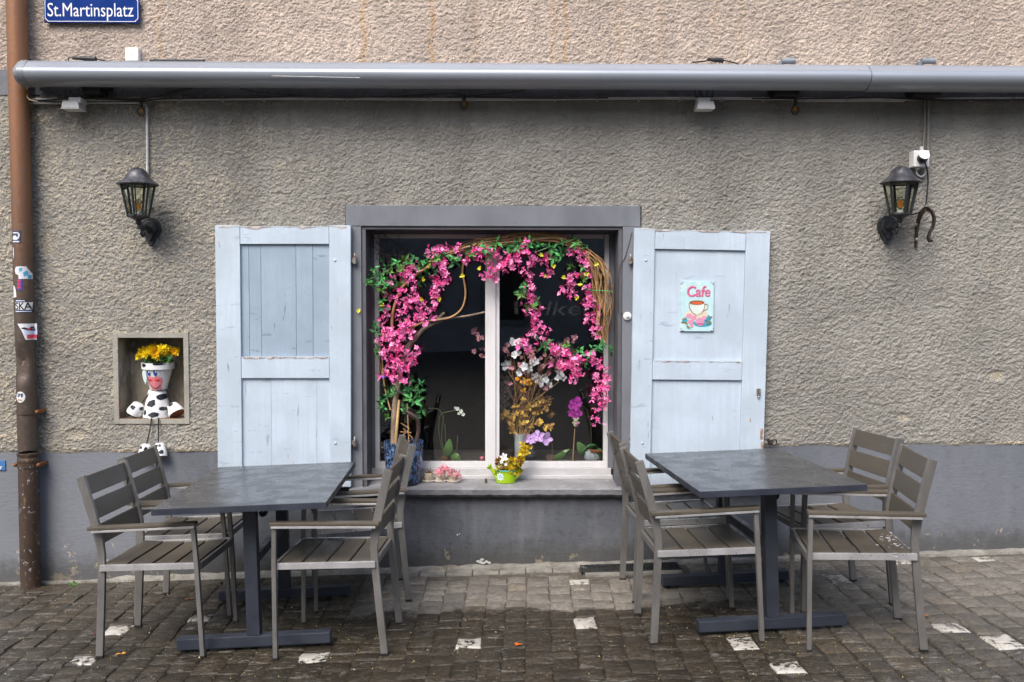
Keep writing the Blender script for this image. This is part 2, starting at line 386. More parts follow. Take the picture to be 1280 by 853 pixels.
# ---- ground
def dryness(t, c):
    q = t.n('SeparateXYZ'); t.l(c, q.inputs[0]); x, y = q.outputs[0], q.outputs[1]
    n_ = t.noise(c, 3.2, 5, .6); yy = t.math('ADD', y, t.math('MULTIPLY', t.math('SUBTRACT', n_, .5), .5))
    mid = t.math('MULTIPLY', t.math('MULTIPLY', t.ramp(yy, -.86, -.78), t.ramp(x, -.95, -.6)), t.ramp(x, 1.0, 1.5, 1, .25))
    right = t.math('MULTIPLY', t.ramp(x, 1.05, 2.0), t.ramp(yy, -1.9, -.6, .22, .85))
    left = t.math('MULTIPLY', t.ramp(x, -1.9, -2.6), .18)
    return t.math('MAXIMUM', t.math('MAXIMUM', mid, right), left), n_
def stone(name, dry, wet, paint=None, cobbles=False):
    t = NT(name); c = t.coord(True); d, n_ = dryness(t, c)
    g = t.n('NewGeometry').outputs['Random Per Island']; oi = t.n('ObjectInfo').outputs['Random']
    fr = t.math('FRACT', t.math('ADD', g, oi)); fr2 = t.math('FRACT', t.math('MULTIPLY', fr, 7.31)); fr3 = t.math('FRACT', t.math('MULTIPLY', fr, 23.7))
    gr = t.noise(c, 42, 6, .68); vein = t.noise(t.coord(True, (1, 2.4, 1)), 15, 6, .7, 1.2); sp = t.noise(c, 150, 3, .7)
    wcol = t.mix(fr2, shade(wet, .8), shade(wet, 1.35)); dcol = t.mix(fr2, shade(dry, .78), shade(dry, 1.2))
    hue = t.ramp(fr3, .88, .97); wcol = t.mix(t.math('MULTIPLY', hue, .6), wcol, (.090,.064,.036)); dcol = t.mix(t.math('MULTIPLY', hue, .35), dcol, (.25,.18,.10))
    col = t.mix(d, wcol, dcol)
    col = t.mix(t.ramp(gr, .40, .58, 0, .75), col, t.mix(d, shade(wet, .5), shade(dry, .62)))
    col = t.mix(t.math('MULTIPLY', t.ramp(vein, .53, .66), t.ramp(fr, .0, .9, .2, .9)), col, t.mix(d, (.17,.16,.14), (.33,.31,.27)))
    col = t.mix(t.ramp(sp, .70, .78, 0, .5), col, (.30,.26,.18))
    if paint is not None:
        pn = t.math('ADD', t.noise(c, 30, 5, .7), t.math('MULTIPLY', t.noise(c, 9, 2), .6)); col = t.mix(t.ramp(pn, .80, .92), paint, col)
    ro = t.math('ADD', t.ramp(d, 0, 1, .17, .68), t.math('MULTIPLY', t.math('SUBTRACT', gr, .5), .55), clamp=True)
    t.set(col, ro); t.b.inputs['Specular IOR Level'].default_value = .4
    t.bump(t.math('ADD', t.math('ADD', gr, t.math('MULTIPLY', vein, 1.6)), t.math('MULTIPLY', t.noise(c, 12, 3), 2)), .006, .85)
    return t.mat
DRY, WET = (.235,.213,.180), (.051,.041,.027)
MT['sett'] = stone('paving sett', DRY, WET)
MT['settwhite'] = stone('whitened sett', DRY, WET, (.55,.52,.46))
MT['mortar'] = stone('joint earth', (.13,.115,.09), (.034,.029,.021))
def groundmat():
    t = NT('wet paved square'); c = t.coord(True); b = t.n('TexBrick'); t.l(c, b.inputs['Vector']); b.inputs['Scale'].default_value = 4
    for k, q in (('Color1', (.06,.052,.042)), ('Color2', (.085,.075,.062)), ('Mortar', (.03,.027,.02))): t.val(b.inputs[k], q)
    t.set(b.outputs['Color'], .45); t.bump(t.math('ADD', b.outputs['Fac'], t.noise(c, 30, 4)), .008, .6); return t.mat
MT['ground'] = groundmat()

# ------------------------------------------------------------------ paving
def grid_patch(x0, x1, y0, y1, nx, ny, dz):
    mb = MB(); vs = []; fs = []
    for j in range(ny+1):
        for i in range(nx+1):
            x = x0+(x1-x0)*i/nx; y = y0+(y1-y0)*j/ny; vs.append((x, y, gz(x, y)+dz))
    for j in range(ny):
        for i in range(nx): a = j*(nx+1)+i; fs.append((a, a+1, a+nx+2, a+nx+1))
    return mb.add(vs, fs)
PX0, PX1, PY0 = -3.55, 3.65, -2.75
g = MB()
for a in ((-60, PX0, -60, .0), (PX1, 60, -60, .0), (PX0, PX1, -60, PY0)):
    p_ = grid_patch(*a, 6, 6, 0); g.add(p_.v, p_.f)
ground = bpy.data.objects.new('ground', g.mesh('ground', MT['ground'])); COL.objects.link(ground); ground['kind'] = 'structure'
pave = bpy.data.objects.new('pavement', grid_patch(PX0, PX1, PY0, .02, 12, 6, -.0075).mesh('pavement', MT['mortar'])); COL.objects.link(pave); pave['kind'] = 'structure'

rs = random.Random(11); setts = []; GRX = (P(725, 712).x, P(851, 712).x); x = PX0+.02; 
while x < PX1-.1:
    wd = rs.uniform(.112, .142); y = -.045-rs.uniform(0, .06)
    while y > PY0+.12:
        ln = rs.choice((.10, .12, .13, .15, .18))*rs.uniform(.94, 1.08)
        sk = .05*math.sin(x*1.1+.6)*(y+.2)                    # the rows wander a little
        setts.append((x+wd/2+sk, y-ln/2, wd-rs.uniform(.002,.009), ln-rs.uniform(.002,.009), rs.uniform(-.003,.002), rs.gauss(0,.012), rs.gauss(0,.014), rs.gauss(0,.014)))
        y -= ln
    x += wd
white_px = [(587,804),(410,818),(112,820),(246,776),(150,790),(745,779),(990,828),(1197,785),(1253,795),(715,727),(930,806),(1035,722),(1110,699),(1218,697)]
setts = [q for q in setts if not (GRX[0]-1.2 < q[0] < GRX[1]+.03 and q[1]+q[3]/2 > (-.25 if q[0] > GRX[0]-.05 else -.15) )]
whites = set()
for u, v in white_px:
    q = PG(u, v); whites.add(min(range(len(setts)), key=lambda i: (setts[i][0]-q.x)**2+(setts[i][1]-q.y)**2))
def sett_geo(mb, wx, wy, seed, M=None):
    r_ = random.Random(seed); j = lambda a: r_.uniform(-a, a); hx, hy = wx/2, wy/2
    lo = [(-hx,-hy),(0,-hy),(hx,-hy),(hx,0),(hx,hy),(0,hy),(-hx,hy),(-hx,0)]
    mid = [(a+j(.006), b+j(.006)) for a, b in lo]
    vs = [(a*1.0, b*1.0, -.05) for a, b in mid]+[(a, b, -.0062) for a, b in mid]+[(a*.90+j(.005), b*.90+j(.005), -.0006+j(.0014)) for a, b in mid]+[(j(.015), j(.015), .0008+j(.0018))]
    fs = [(i, (i+1)%8, 8+(i+1)%8, 8+i) for i in range(8)]+[(8+i, 8+(i+1)%8, 16+(i+1)%8, 16+i) for i in range(8)]+[(16+i, 16+(i+1)%8, 24) for i in range(8)]
    if M is not None: vs = [M@Vector(p) for p in vs]
    return mb.add(vs, fs)
bases = [MB() for _ in range(10)]
bmesh_ = [sett_geo(b_, .12, .13, 50+i).mesh('sett', MT['sett'], smooth=True) for i, b_ in enumerate(bases)]
wmesh = [sett_geo(MB(), .12, .13, 80+i).mesh('sett', MT['settwhite'], smooth=True) for i in range(3)]
def inview(x, y):
    p = Vector((x, y, gz(x, y)))-CAMP; z = p.dot(fw)
    return z > 0 and abs(p.dot(rt)/z*FPX) < 648 and abs(p.dot(up)/z*FPX) < 434
order = sorted((i for i in range(len(setts)) if inview(setts[i][0], setts[i][1])), key=lambda i: (setts[i][0]-CAMP.x)**2+(setts[i][1]-CAMP.y)**2)
single = set(order[:300-len(whites)]) | whites
rest = MB()
for i, (sx, sy, wx, wy, dz, rz, ax, ay) in enumerate(setts):
    M = gmat(sx, sy, rz) @ Matrix.Translation((0, 0, dz)) @ Euler((ax, ay, 0)).to_matrix().to_4x4()
    if i in single:
        o = bpy.data.objects.new('sett', (wmesh if i in whites else bmesh_)[i % (3 if i in whites else 10)]); COL.objects.link(o); o.parent = pave
        o.matrix_basis = M @ Matrix.Diagonal((wx/.12, wy/.13, 1, 1))
        if i in whites: o['label'] = 'sett with worn white paint'
    else: sett_geo(rest, wx, wy, i, M)
o = bpy.data.objects.new('sett_rows', rest.mesh('sett_rows', MT['sett'], smooth=True)); COL.objects.link(o); o.parent = pave; o['kind'] = 'stuff'

# ------------------------------------------------------------------ the house wall
house = thing('house_facade', 'roughcast house wall, tan above the awning, grey below it, with a painted dark plinth', 'house', (0, 0, 0))
WX0, WX1 = -3.6, 3.7
def Z(v, u=640, y=0): return P(u, v, y).z
def X(u, v=400, y=0): return P(u, v, y).x
ZD_L, ZD_R = Z(566, 50), Z(556, 1200)
XD_L, XD_R = X(50), X(1200)
def zdado(x): return ZD_L+(ZD_R-ZD_L)*(x-XD_L)/(XD_R-XD_L)
ZB0, ZB1 = Z(121.5), Z(88, 5)
win = (X(453), X(777), Z(610), Z(283.5))        # clear opening in the stone surround
sur = (X(432.5), X(800), Z(610), Z(257.5))
nic = (X(149.6, 470), X(231.2, 470), Z(523.5, 190), Z(422.4, 190))
# relief: band-passed noise, ridges slightly elongated
def relief(nx, nz, cell, seed, dens=17000):
    """thrown grains: overlapping lopsided flakes of many sizes, the highest showing, plus softer unevenness"""
    r_ = np.random.default_rng(seed); f = np.fft.rfft2(r_.standard_normal((nz, nx)))
    kz = np.fft.fftfreq(nz, cell)[:, None]; kx = np.fft.rfftfreq(nx, cell)[None, :]; k = np.sqrt(kx**2*1.6+kz**2)+1e-9
    band = lambda l, s_: (lambda q: q/q.std())(np.fft.irfft2(f*np.exp(-(np.log(k*l)/s_)**2), s=(nz, nx)))
    h2 = band(.013, .75); lo = band(.38, .7); mid = band(.055, .6)
    n = int(dens*nx*nz*cell*cell); gx_ = r_.uniform(0, nx-1, n); gz_ = r_.uniform(0, nz-1, n)
    ra = np.exp(r_.normal(math.log(.0082), .38, n)).clip(.004, .021); rb = ra*r_.uniform(.40, .75, n); th = r_.normal(.18, .55, n); hg = (ra/.0090)**.5*r_.uniform(.55, 1.25, n); tilt = r_.normal(.25, .35, n)
    H = np.zeros((nz, nx)); ix = gx_.astype(int); iz = gz_.astype(int); c_, s_ = np.cos(th), np.sin(th); W_ = int(.021/cell)+1
    for dz in range(-W_, W_+1):
        for dx in range(-W_, W_+1):
            X_ = (ix+dx-gx_)*cell; Z_ = (iz+dz-gz_)*cell; u = (X_*c_+Z_*s_)/ra; v = (-X_*s_+Z_*c_)/rb; d = u*u+v*v
            ok = (d < 1) & (ix+dx >= 0) & (ix+dx < nx) & (iz+dz >= 0) & (iz+dz < nz)
            np.maximum.at(H, (iz[ok]+dz, ix[ok]+dx), (hg*(1-d**1.3)*(1+tilt*v))[ok])
    H = (H-H.mean())/H.std()
    return H*.85+mid*.35, h2, lo
def roughcast(name, mat, z0f, z1, holes, seed, cell=.0045, amp=.0038, stainx=(), base_y=0.0, lower_lip=False):
    zmin = min(z0f(WX0), z0f(WX1)); nx = int((WX1-WX0)/cell); nz = int((z1-zmin)/cell)
    xs = np.linspace(WX0, WX1, nx); h, h2, lo = relief(nx, nz, cell, seed)
    v01 = np.linspace(0, 1, nz)[:, None]; zb = np.array([z0f(x) for x in xs])[None, :]
    Zg = zb+(z1-zb)*v01; Xg = np.broadcast_to(xs[None, :], Zg.shape)
    hh = np.where(h > 0, h**.8 if False else np.sign(h)*np.abs(h)**.85, h*.9)
    D = .012+amp*(hh*.66+h2*.28+lo*.20); D = np.clip(D, .001, .035)
    edge = Zg-zb
    if lower_lip: D = D*np.clip(edge/.03+.45+.12*lo, .3, 1)
    worn = np.clip(.24+.15*h+.17*h2+.07*lo, 0, 1)
    leftness = np.clip((-Xg-.55)/1.6, 0, 1)
    if lower_lip:
        worn = worn*(.50+.62*leftness)+.05
        worn = np.maximum(worn, np.clip(1.1-edge/np.clip(.020+.010*lo,.006,.05), 0, 1)*.95)
    if lower_lip:
        for u, v, ru_, rv_ in ((95,543,14,7), (1130,521,9,6), (592,156,7,5), (566,160,6,4), (1245,470,10,6), (60,300,8,16)):
            p_ = P(u, v); d_ = ((Xg-p_.x)/(ru_*px()))**2+((Zg-p_.z)/(rv_*px()))**2+.35*lo+.12*h; m_ = np.clip(1.6-d_, 0, 1); D = D*(1-m_)+(.004+.0015*h2)*m_; worn = np.maximum(worn, m_*(.62+.2*h2))
    Yg = base_y-D
    co = np.stack([Xg, Yg, Zg], -1).reshape(-1, 3).astype(np.float32)
    idx = np.arange(nx*nz).reshape(nz, nx)
    keep = np.ones((nz-1, nx-1), bool); xc = (xs[:-1]+xs[1:])/2; zc = (Zg[:-1, :-1]+Zg[1:, 1:])/2
    for a, b, c_, d in holes: keep &= ~((xc[None, :] > a) & (xc[None, :] < b) & (zc > c_) & (zc < d))
    q = np.stack([idx[:-1, :-1], idx[:-1, 1:], idx[1:, 1:], idx[1:, :-1]], -1)[keep].reshape(-1)
    nf = len(q)//4
    me = bpy.data.meshes.new(name); me.vertices.add(len(co)); me.vertices.foreach_set('co', co.ravel())
    me.loops.add(len(q)); me.loops.foreach_set('vertex_index', q.astype(np.int32)); me.polygons.add(nf)
    me.polygons.foreach_set('loop_start', np.arange(0, nf*4, 4, dtype=np.int32)); me.polygons.foreach_set('use_smooth', np.ones(nf, bool))
    me.update(); me.validate()
    st = np.zeros_like(Xg)
    for x_, wd_, k_ in stainx: st = np.maximum(st, k_*np.exp(-((Xg+.008*np.sin(Zg*23+x_*9)-x_)/wd_)**2))
    for n_, arr in (('worn', worn), ('stain', st)):
        at = me.attributes.new(n_, 'FLOAT', 'POINT'); at.data.foreach_set('value', arr.astype(np.float32).ravel())
    me.materials.append(mat); o = bpy.data.objects.new(name, me); COL.objects.link(o); o.parent = house; return o
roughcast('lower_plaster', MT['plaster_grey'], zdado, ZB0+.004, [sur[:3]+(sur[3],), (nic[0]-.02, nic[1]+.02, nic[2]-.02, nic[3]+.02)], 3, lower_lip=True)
roughcast('upper_plaster', MT['plaster_tan'], lambda x: ZB1-.004, 3.6, [], 5,
          stainx=[(X(u, 40), .014*s_, k_) for u, s_, k_ in ((200,.8,.6),(455,1.3,.8),(540,1,1),(594,.8,.5),(692,1.3,.5),(707,.9,.8),(773,.6,.5),(825,.7,.5),(893,.6,.5),(925,.5,.6))])
def slab_holes(mb, x0, x1, z0, z1, holes, y0, y1):
    xs = sorted({x0, x1, *[h for q in holes for h in q[:2]]}); zs = sorted({z0, z1, *[h for q in holes for h in q[2:]]})
    for a, b in zip(xs, xs[1:]):
        for c_, d in zip(zs, zs[1:]):
            if not any(q[0] < (a+b)/2 < q[1] and q[2] < (c_+d)/2 < q[3] for q in holes): mb.box((a, y0, c_), (b, y1, d))
    return mb
core = slab_holes(MB(), WX0, WX1, -.6, 3.6, [win, (nic[0]-.02, nic[1]+.02, nic[2]-.02, nic[3]+.02)], .012, .235)
part('wall_core', core, MT['plinth'], house)
uw = MB(); uw.box((WX0, -.012, 3.601), (WX1, .235, 7)); part('wall_above', uw, MT['plaster_tan'], house)
# plinth: one smooth painted skin with the opening left out, a little behind the roughcast
def skin(xs0, xs1, z0, z1f, y, amp, seed, n=.02):
    nx = int((xs1-xs0)/n)+1; mb = MB(); vs = []; fs = []; nz = 40; r_ = np.random.default_rng(seed)
    lump = lambda x, z: amp*(math.sin(x*9+z*5+seed)+math.sin(x*4.3-z*11)+.6*math.sin(x*21+z*17))/2.6
    for j in range(nz+1):
        for i in range(nx+1):
            x_ = xs0+(xs1-xs0)*i/nx; zt = z1f(x_); z_ = z0+(zt-z0)*j/nz; vs.append((x_, y+lump(x_, z_), z_))
    for j in range(nz):
        for i in range(nx): a = j*(nx+1)+i; fs.append((a, a+1, a+nx+2, a+nx+1))
    return mb.add(vs, fs)
pl = MB()
for a in ((WX0, sur[0]+.02, -.3, lambda x: zdado(x)+.006), (sur[1]-.02, WX1, -.3, lambda x: zdado(x)+.006), (sur[0]+.02, sur[1]-.02, -.3, lambda x: win[2]-.01)):
    q = skin(*a, -.004, .0022, 3); pl.add(q.v, q.f)
part('plinth', pl, MT['plinth'], house, smooth=True)
bd = MB()
for i in range(12): bd.box((WX0+(WX1-WX0)*i/12, -.016-.001*(i % 2), ZB0), (WX0+(WX1-WX0)*(i+1)/12, .01, ZB1))
part('painted_band', bd, MT['band'], house)
# pale mortar fillet along the foot of the wall
ft = MB(); rr = random.Random(5); N = 130; vs = []; fs = []
for i in range(N+1):
    x_ = WX0+(WX1-WX0)*i/N; k = rr.uniform(.75, 1.15); hgt = (.028 if x_ < .35 else .022)*k; dp = (.03 if x_ < -.2 else .045)*k
    if x_ < -2.45: hgt *= .35
    b = gz(x_, 0); vs += [(x_, .0, b+hgt), (x_, -.006, b+hgt), (x_, -dp*.8, b+hgt*.45), (x_, -dp, b-.02)]
for i in range(N):
    for k in range(3): a = i*4+k; fs.append((a, a+1, a+5, a+4))
part('mortar_fillet', ft.add(vs, fs), MT['concrete'], house, smooth=True)
# niche
nb = MB(); x0, x1, z0, z1 = nic; dn = .165
nb.box((x0-.02, dn, z0-.02), (x1+.02, dn+.06, z1+.02)); nb.box((x0-.02, -.004, z0-.02), (x0, dn, z1+.02)); nb.box((x1, -.004, z0-.02), (x1+.02, dn, z1+.02))
nb.box((x0, -.004, z1), (x1, dn, z1+.02)); nb.box((x0, -.004, z0-.02), (x1, dn, z0))
no = part('niche', nb, MT['niche'], house)
tr = MB(); w_ = .031
tr.box((x0-w_, -.021, z0-w_), (x0, .0, z1+w_)); tr.box((x1, -.021, z0-w_), (x1+w_, .0, z1+w_)); tr.box((x0, -.020, z1), (x1, .0, z1+w_)); tr.box((x0, -.020, z0-w_), (x1, .0, z0))
part('trim', tr, MT['nichetrim'], no, bevel=.002)
ru = MB(); ru.box((x0, -.012, z0+.001), (x1, -.006, z0+.004)); ru.box((x0+.001, -.013, z0), (x0+.004, -.006, z0+.2)); ru.box((x1-.004, .02, z0+.16), (x1-.001, .035, z0+.42))
part('rust_stain', ru, MT['rust'], no)
# dark room behind the window
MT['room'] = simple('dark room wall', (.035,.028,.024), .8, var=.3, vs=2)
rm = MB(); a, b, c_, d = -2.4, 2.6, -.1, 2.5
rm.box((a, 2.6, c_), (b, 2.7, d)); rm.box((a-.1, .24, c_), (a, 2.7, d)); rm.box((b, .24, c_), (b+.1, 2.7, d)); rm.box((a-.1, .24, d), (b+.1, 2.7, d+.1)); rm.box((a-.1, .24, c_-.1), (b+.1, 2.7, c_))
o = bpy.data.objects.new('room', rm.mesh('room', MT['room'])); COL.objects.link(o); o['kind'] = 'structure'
# ------------------------------------------------------------------ shop window
def pbox(mb, u0, u1, v0, v1, y0, y1, yref=None):
    """box whose front face spans the surveyed rectangle at depth yref (default its front y0)"""
    yr = y0 if yref is None else yref; vm = (v0+v1)/2; um = (u0+u1)/2
    return mb.box((X(u0, vm, yr), y0, Z(v1, um, yr)), (X(u1, vm, yr), y1, Z(v0, um, yr)))
YS = .205
swin = thing('shop_window', 'shop window with white casements set deep in a grey painted stone surround', 'window', (X(615), 0, Z(600)))
q = MB(); pbox(q, 432.5, 800, 257.5, 283.4, -.021, .012, 0); part('lintel', q, MT['stone'], swin, bevel=.003)
for a, b in ((432.5, 453), (777, 800)):
    q = MB(); pbox(q, a, b, 283.6, 608.5, -.019, .012, 0); part('jamb', q, MT['stone'], swin, bevel=.003)
MT['reveal'] = simple('dark painted reveal', (.10,.10,.112), .6, var=.15, vs=5, bump=.001, bs=60)
q = MB(); xa, xb, za, zb = win
zl = Z(608); xl = X(458); xr = X(772.3); zt = Z(287.6)
q.box((xa, -.008, zl), (xl, .30, zt)); q.box((xr, -.008, zl), (xb, .30, zt)); q.box((xa, -.008, zt+.0005), (xb, .30, zb)); part('reveal', q, MT['reveal'], swin, bevel=.002)
# sill: an uneven slab, its front edge chipped
q = MB(); r_ = random.Random(9); N = 46; vs = []; fs = []; u0, u1 = 437, 787
zs0 = Z(598.3, 640, .19); zs1 = Z(611.8, 640, -.065); zsb = Z(621.5, 640, -.06)
for i in range(N+1):
    x_ = X(u0)+(X(u1)-X(u0))*i/N; j = r_.uniform(-.003, .003); k = r_.uniform(-.003, .002)
    vs += [(x_, .25, zs0+.004), (x_, -.045+j, zs1+.004+k*.2), (x_, -.064+j, zs1-.004+k*.3), (x_, -.066+j*1.5, zsb+.016+k), (x_, -.05+j, zsb+k*1.5), (x_, .25, zsb-.012)]
for i in range(N):
    for k in range(6): a = i*6+k; b = i*6+(k+1) % 6; fs.append((a, b, b+6, a+6)); q.m.append(1 if k in (2, 3) else 0)
fs += [tuple(range(6)), tuple(N*6+k for k in range(5, -1, -1))]
mm_ = q.m+[1, 1]; q.m = []; q.add(vs, fs); q.m = mm_; sill = part('sill', q, [MT['sill'], MT['sillface']], swin)
def sillz(y): return zs1+.004+(zs0-zs1)*(y+.045)/.295
# casements
def sash(name, s0, s1, g0, g1, pane):
    fr = MB(); vt, vb, gt, gb_ = 293, 585.2, 298, 577.6
    pbox(fr, s0, g0, vt, vb, YS, YS+.045); pbox(fr, g1, s1, vt, vb, YS, YS+.045)
    pbox(fr, g0, g1, vt, gt, YS+.001, YS+.044, YS); pbox(fr, g0, g1, gb_, vb, YS+.001, YS+.044, YS)
    f = part('casement', fr, MT['white'], swin, bevel=.0025)
    gl = MB(); pbox(gl, g0, g1, gt, gb_, YS+.022, YS+.026, YS); part('pane', gl, MT['glass'], f)
    return f
t = NT('window glass'); tr_ = t.n('BsdfTransparent'); gl_ = t.n('BsdfGlossy'); mx = t.n('MixShader'); fz = t.n('LayerWeight'); fz.inputs[0].default_value = .5; fr_ = t.math('ADD', t.math('MULTIPLY', t.math('POWER', fz.outputs['Facing'], 5), .9), .065)
gl_.inputs['Roughness'].default_value = .01; tr_.inputs[0].default_value = (.95, .96, .955, 1)
t.l(fr_, mx.inputs[0]); t.l(tr_.outputs[0], mx.inputs[1]); t.l(gl_.outputs[0], mx.inputs[2]); t.l(mx.outputs[0], t.out.inputs[0]); MT['glass'] = t.mat
lsash = sash('l', 468.3, 615, 474, 606.5, 0); rsash = sash('r', 615.6, 760.6, 624.3, 755, 0)
q = MB(); pbox(q, 608.5, 619.5, 297, 586, YS-.012, YS-.0005); part('meeting_strip', q, MT['white'], lsash, bevel=.002)
q = MB(); pbox(q, 464, 764, 585.8, 594.5, YS-.012, YS+.04); part('frame_board', q, MT['boardwhite'], swin, bevel=.003)
q = MB(); pbox(q, 463, 766, 594.8, 599, YS-.028, YS+.04); part('frame_board', q, MT['boardwhite'], swin, bevel=.003)
q = MB(); pbox(q, 461, 768, 288.6, 293, YS-.002, YS+.04); pbox(q, 461, 468, 293.2, 586, YS+.004, YS+.04, YS); pbox(q, 761, 768, 293.2, 586, YS+.004, YS+.04, YS); part('outer_frame', q, MT['stone'], swin)
q = MB(); M = Matrix.Translation(P(784, 395.5, -.02)) @ Matrix.Rotation(R(90), 4, 'X')
q.lathe([(.026, 0), (.026, .008), (.020, .013), (.0085, .015), (.0085, .024), (.0055, .027), (0, .0275)], 18, M); part('door_bell', q, MT['whiteplastic'], swin, smooth=True)
q = MB(); q.tube(smooth_path([P(784, 395, -.022), P(777, 392, -.022), P(773, 388, -.02), P(774, 340, -.022), P(782, 320, -.022), P(790, 291, -.022)]), .0015, 5); part('wire', q, MT['black'], swin)
# faint lettering inside the right pane
q = MB(); yl = YS+.035
text_fit(q, 'I', X(643,385,yl), X(648,385,yl), Z(393,640,yl), Z(377,640,yl), lambda x, z: yl)
text_fit(q, 'lker', X(682,388,yl), X(741,388,yl), Z(394,700,yl), Z(377,700,yl), lambda x, z: yl, ref='l', shear=.25)
part('lettering', q, simple('dull grey print', (.022,.021,.021), .6), rsash, label='faint dark italic lettering on the pane')
q = MB(); zsh = Z(579, 640, .28); q.box((X(460), .252, zsh-.03), (X(770), .80, zsh)); part('inner_shelf', q, simple('inner shelf', (.10,.09,.085), .4), swin)

# ------------------------------------------------------------------ shutters
def shutter(label, TL, TR, BL, BR, side):
    y0, y1 = -.062, -.027
    c = [P(*q_, y0) for q_ in (TL, TR, BL, BR)]
    def at(s, t_, y): p = (c[0]*(1-s)+c[1]*s)*(1-t_)+(c[2]*(1-s)+c[3]*s)*t_; return Vector((p.x, y, p.z))
    th = thing('window_shutter', label, 'shutter', tuple(at(.5, 1, -.045)), 'wooden shutters folded back beside the window')
    def bd(mb, s0, s1, t0, t1, ya, yb): return mb.hexa([at(s0,t0,ya), at(s1,t0,ya), at(s1,t1,ya), at(s0,t1,ya)], [at(s0,t0,yb), at(s1,t0,yb), at(s1,t1,yb), at(s0,t1,yb)])
    H = BL[1]-TL[1]; W_ = TR[0]-TL[0]
    if side < 0: sl_, sr_, tv, mv0, mv1, bv = 31/W_, 1-27/W_, 23/H, 163/H, 190/H, 1-20/H
    else: sl_, sr_, tv, mv0, mv1, bv = 26/W_, 1-30/W_, 25/H, 164/H, 188/H, 1-20/H
    for a, b in ((0, sl_), (sr_, 1)):
        mb = bd(MB(), a, b, 0, 1, y0, y1); part('stile', mb, MT['bluechip'], th, bevel=.003)
    for a, b in ((0, tv), (mv0, mv1), (bv, 1)):
        mb = bd(MB(), sl_+.002, sr_-.002, a+(.003 if a == 0 else 0), b, y0+.0015, y1); part('rail', mb, MT['blue'], th, bevel=.003)
    # panel boards
    if side < 0: cuts = [(tv, mv0, [0, .09, .225, .62, .81, 1], 'bluedark'), (mv1, bv, [0, .33, .85, 1], 'blue')]
    else: cuts = [(tv, mv0, [0, 1], 'blue'), (mv1, bv, [0, 1], 'blue')]
    r_ = random.Random(3+side)
    for t0, t1, xs, mt in cuts:
        for a, b in zip(xs, xs[1:]):
            e = (.0022 if t0 < .3 else .0011)/(X(TR[0])-X(TL[0])) if side < 0 else .0012/(X(TR[0])-X(TL[0]))
            mb = bd(MB(), sl_+(sr_-sl_)*a+e*.4, sl_+(sr_-sl_)*b-e*.4, t0+.0005, t1-.0005, y0+.017+r_.uniform(0, .0012), y1-.003); part('panel_board', mb, MT[mt], th, bevel=.0008, segs=1)
    back = bd(MB(), sl_+.001, sr_-.001, t0*0+tv, bv, y1-.0028, y1-.0005); part('backing', back, MT['groove'], th)
    # flaked strips of bare wood: top edge, lip of the upper panel
    fl = MB(); n = 26
    for (tt, s0, s1, hh_) in ((.004, .03, .97, .010), (mv0+.001, sl_+.01, sr_-.01, .008)):
        top = []; bot = []
        for i in range(n+1):
            s = s0+(s1-s0)*i/n; k = max(.0008, r_.uniform(-.4, 1)*hh_*(1.0 if side < 0 else .7)); top.append((s, tt)); bot.append((s, tt+k))
        for i in range(n): fl.add([at(*top[i], y0-.0012), at(*top[i+1], y0-.0012), at(*bot[i+1], y0-.0012), at(*bot[i], y0-.0012)], [(0, 1, 2, 3)])
    part('flaked_edge', fl, MT['rawwood'], th)
    hs = 1 if side < 0 else 0
    for v_ in (325, 553.5):
        h = MB(); uc = 443.5 if side < 0 else 788.2
        p = P(uc, v_, -.045); d = -1 if side < 0 else 1
        h.lathe([(.011, -.026), (.012, -.02), (.012, .012), (.007, .014), (.007, .034), (.004, .038)], 12, Matrix.Translation(p))
        h.box((p.x if d > 0 else p.x-.045, p.y-.004, p.z-.014), (p.x+.045 if d > 0 else p.x, p.y+.004, p.z+.014)); h.box((p.x-.006, p.y, p.z-.022), (p.x+.006, .0, p.z-.004))
        part('hinge', h, MT['steel'], th, smooth=True)
        k = MB(); s = .885 if side < 0 else .09; tt = (v_-TL[1])/H+(.0)
        k.ball(at(s, tt, y0-.001), .009, 10, (1, .5, 1)); part('bolt_head', k, MT['blue'], th, smooth=True)
    return th, at
shL, atL = shutter('pale blue shutter left of the window with a greyer upper panel', (268.5,282), (438.3,282), (272.5,609), (438.6,609), -1)
shR, atR = shutter('pale blue shutter right of the window carrying the small Cafe sign', (793,285.5), (963,289), (787,609), (953,609), 1)
q = MB(); p = P(948, 490, -.062); q.box((p.x-.012, p.y-.01, p.z-.02), (p.x+.012, p.y, p.z+.02)); q.ball(p+Vector((0, -.012, -.03)), .008, 8); part('catch', q, MT['steel'], shR)
q = MB(); pbox(q, 950.5, 953.5, 536, 549, -.0655, -.0625); pbox(q, 951, 954.5, 552, 560, -.0655, -.0625); part('bare_patch', q, MT['rawwood'], shR)

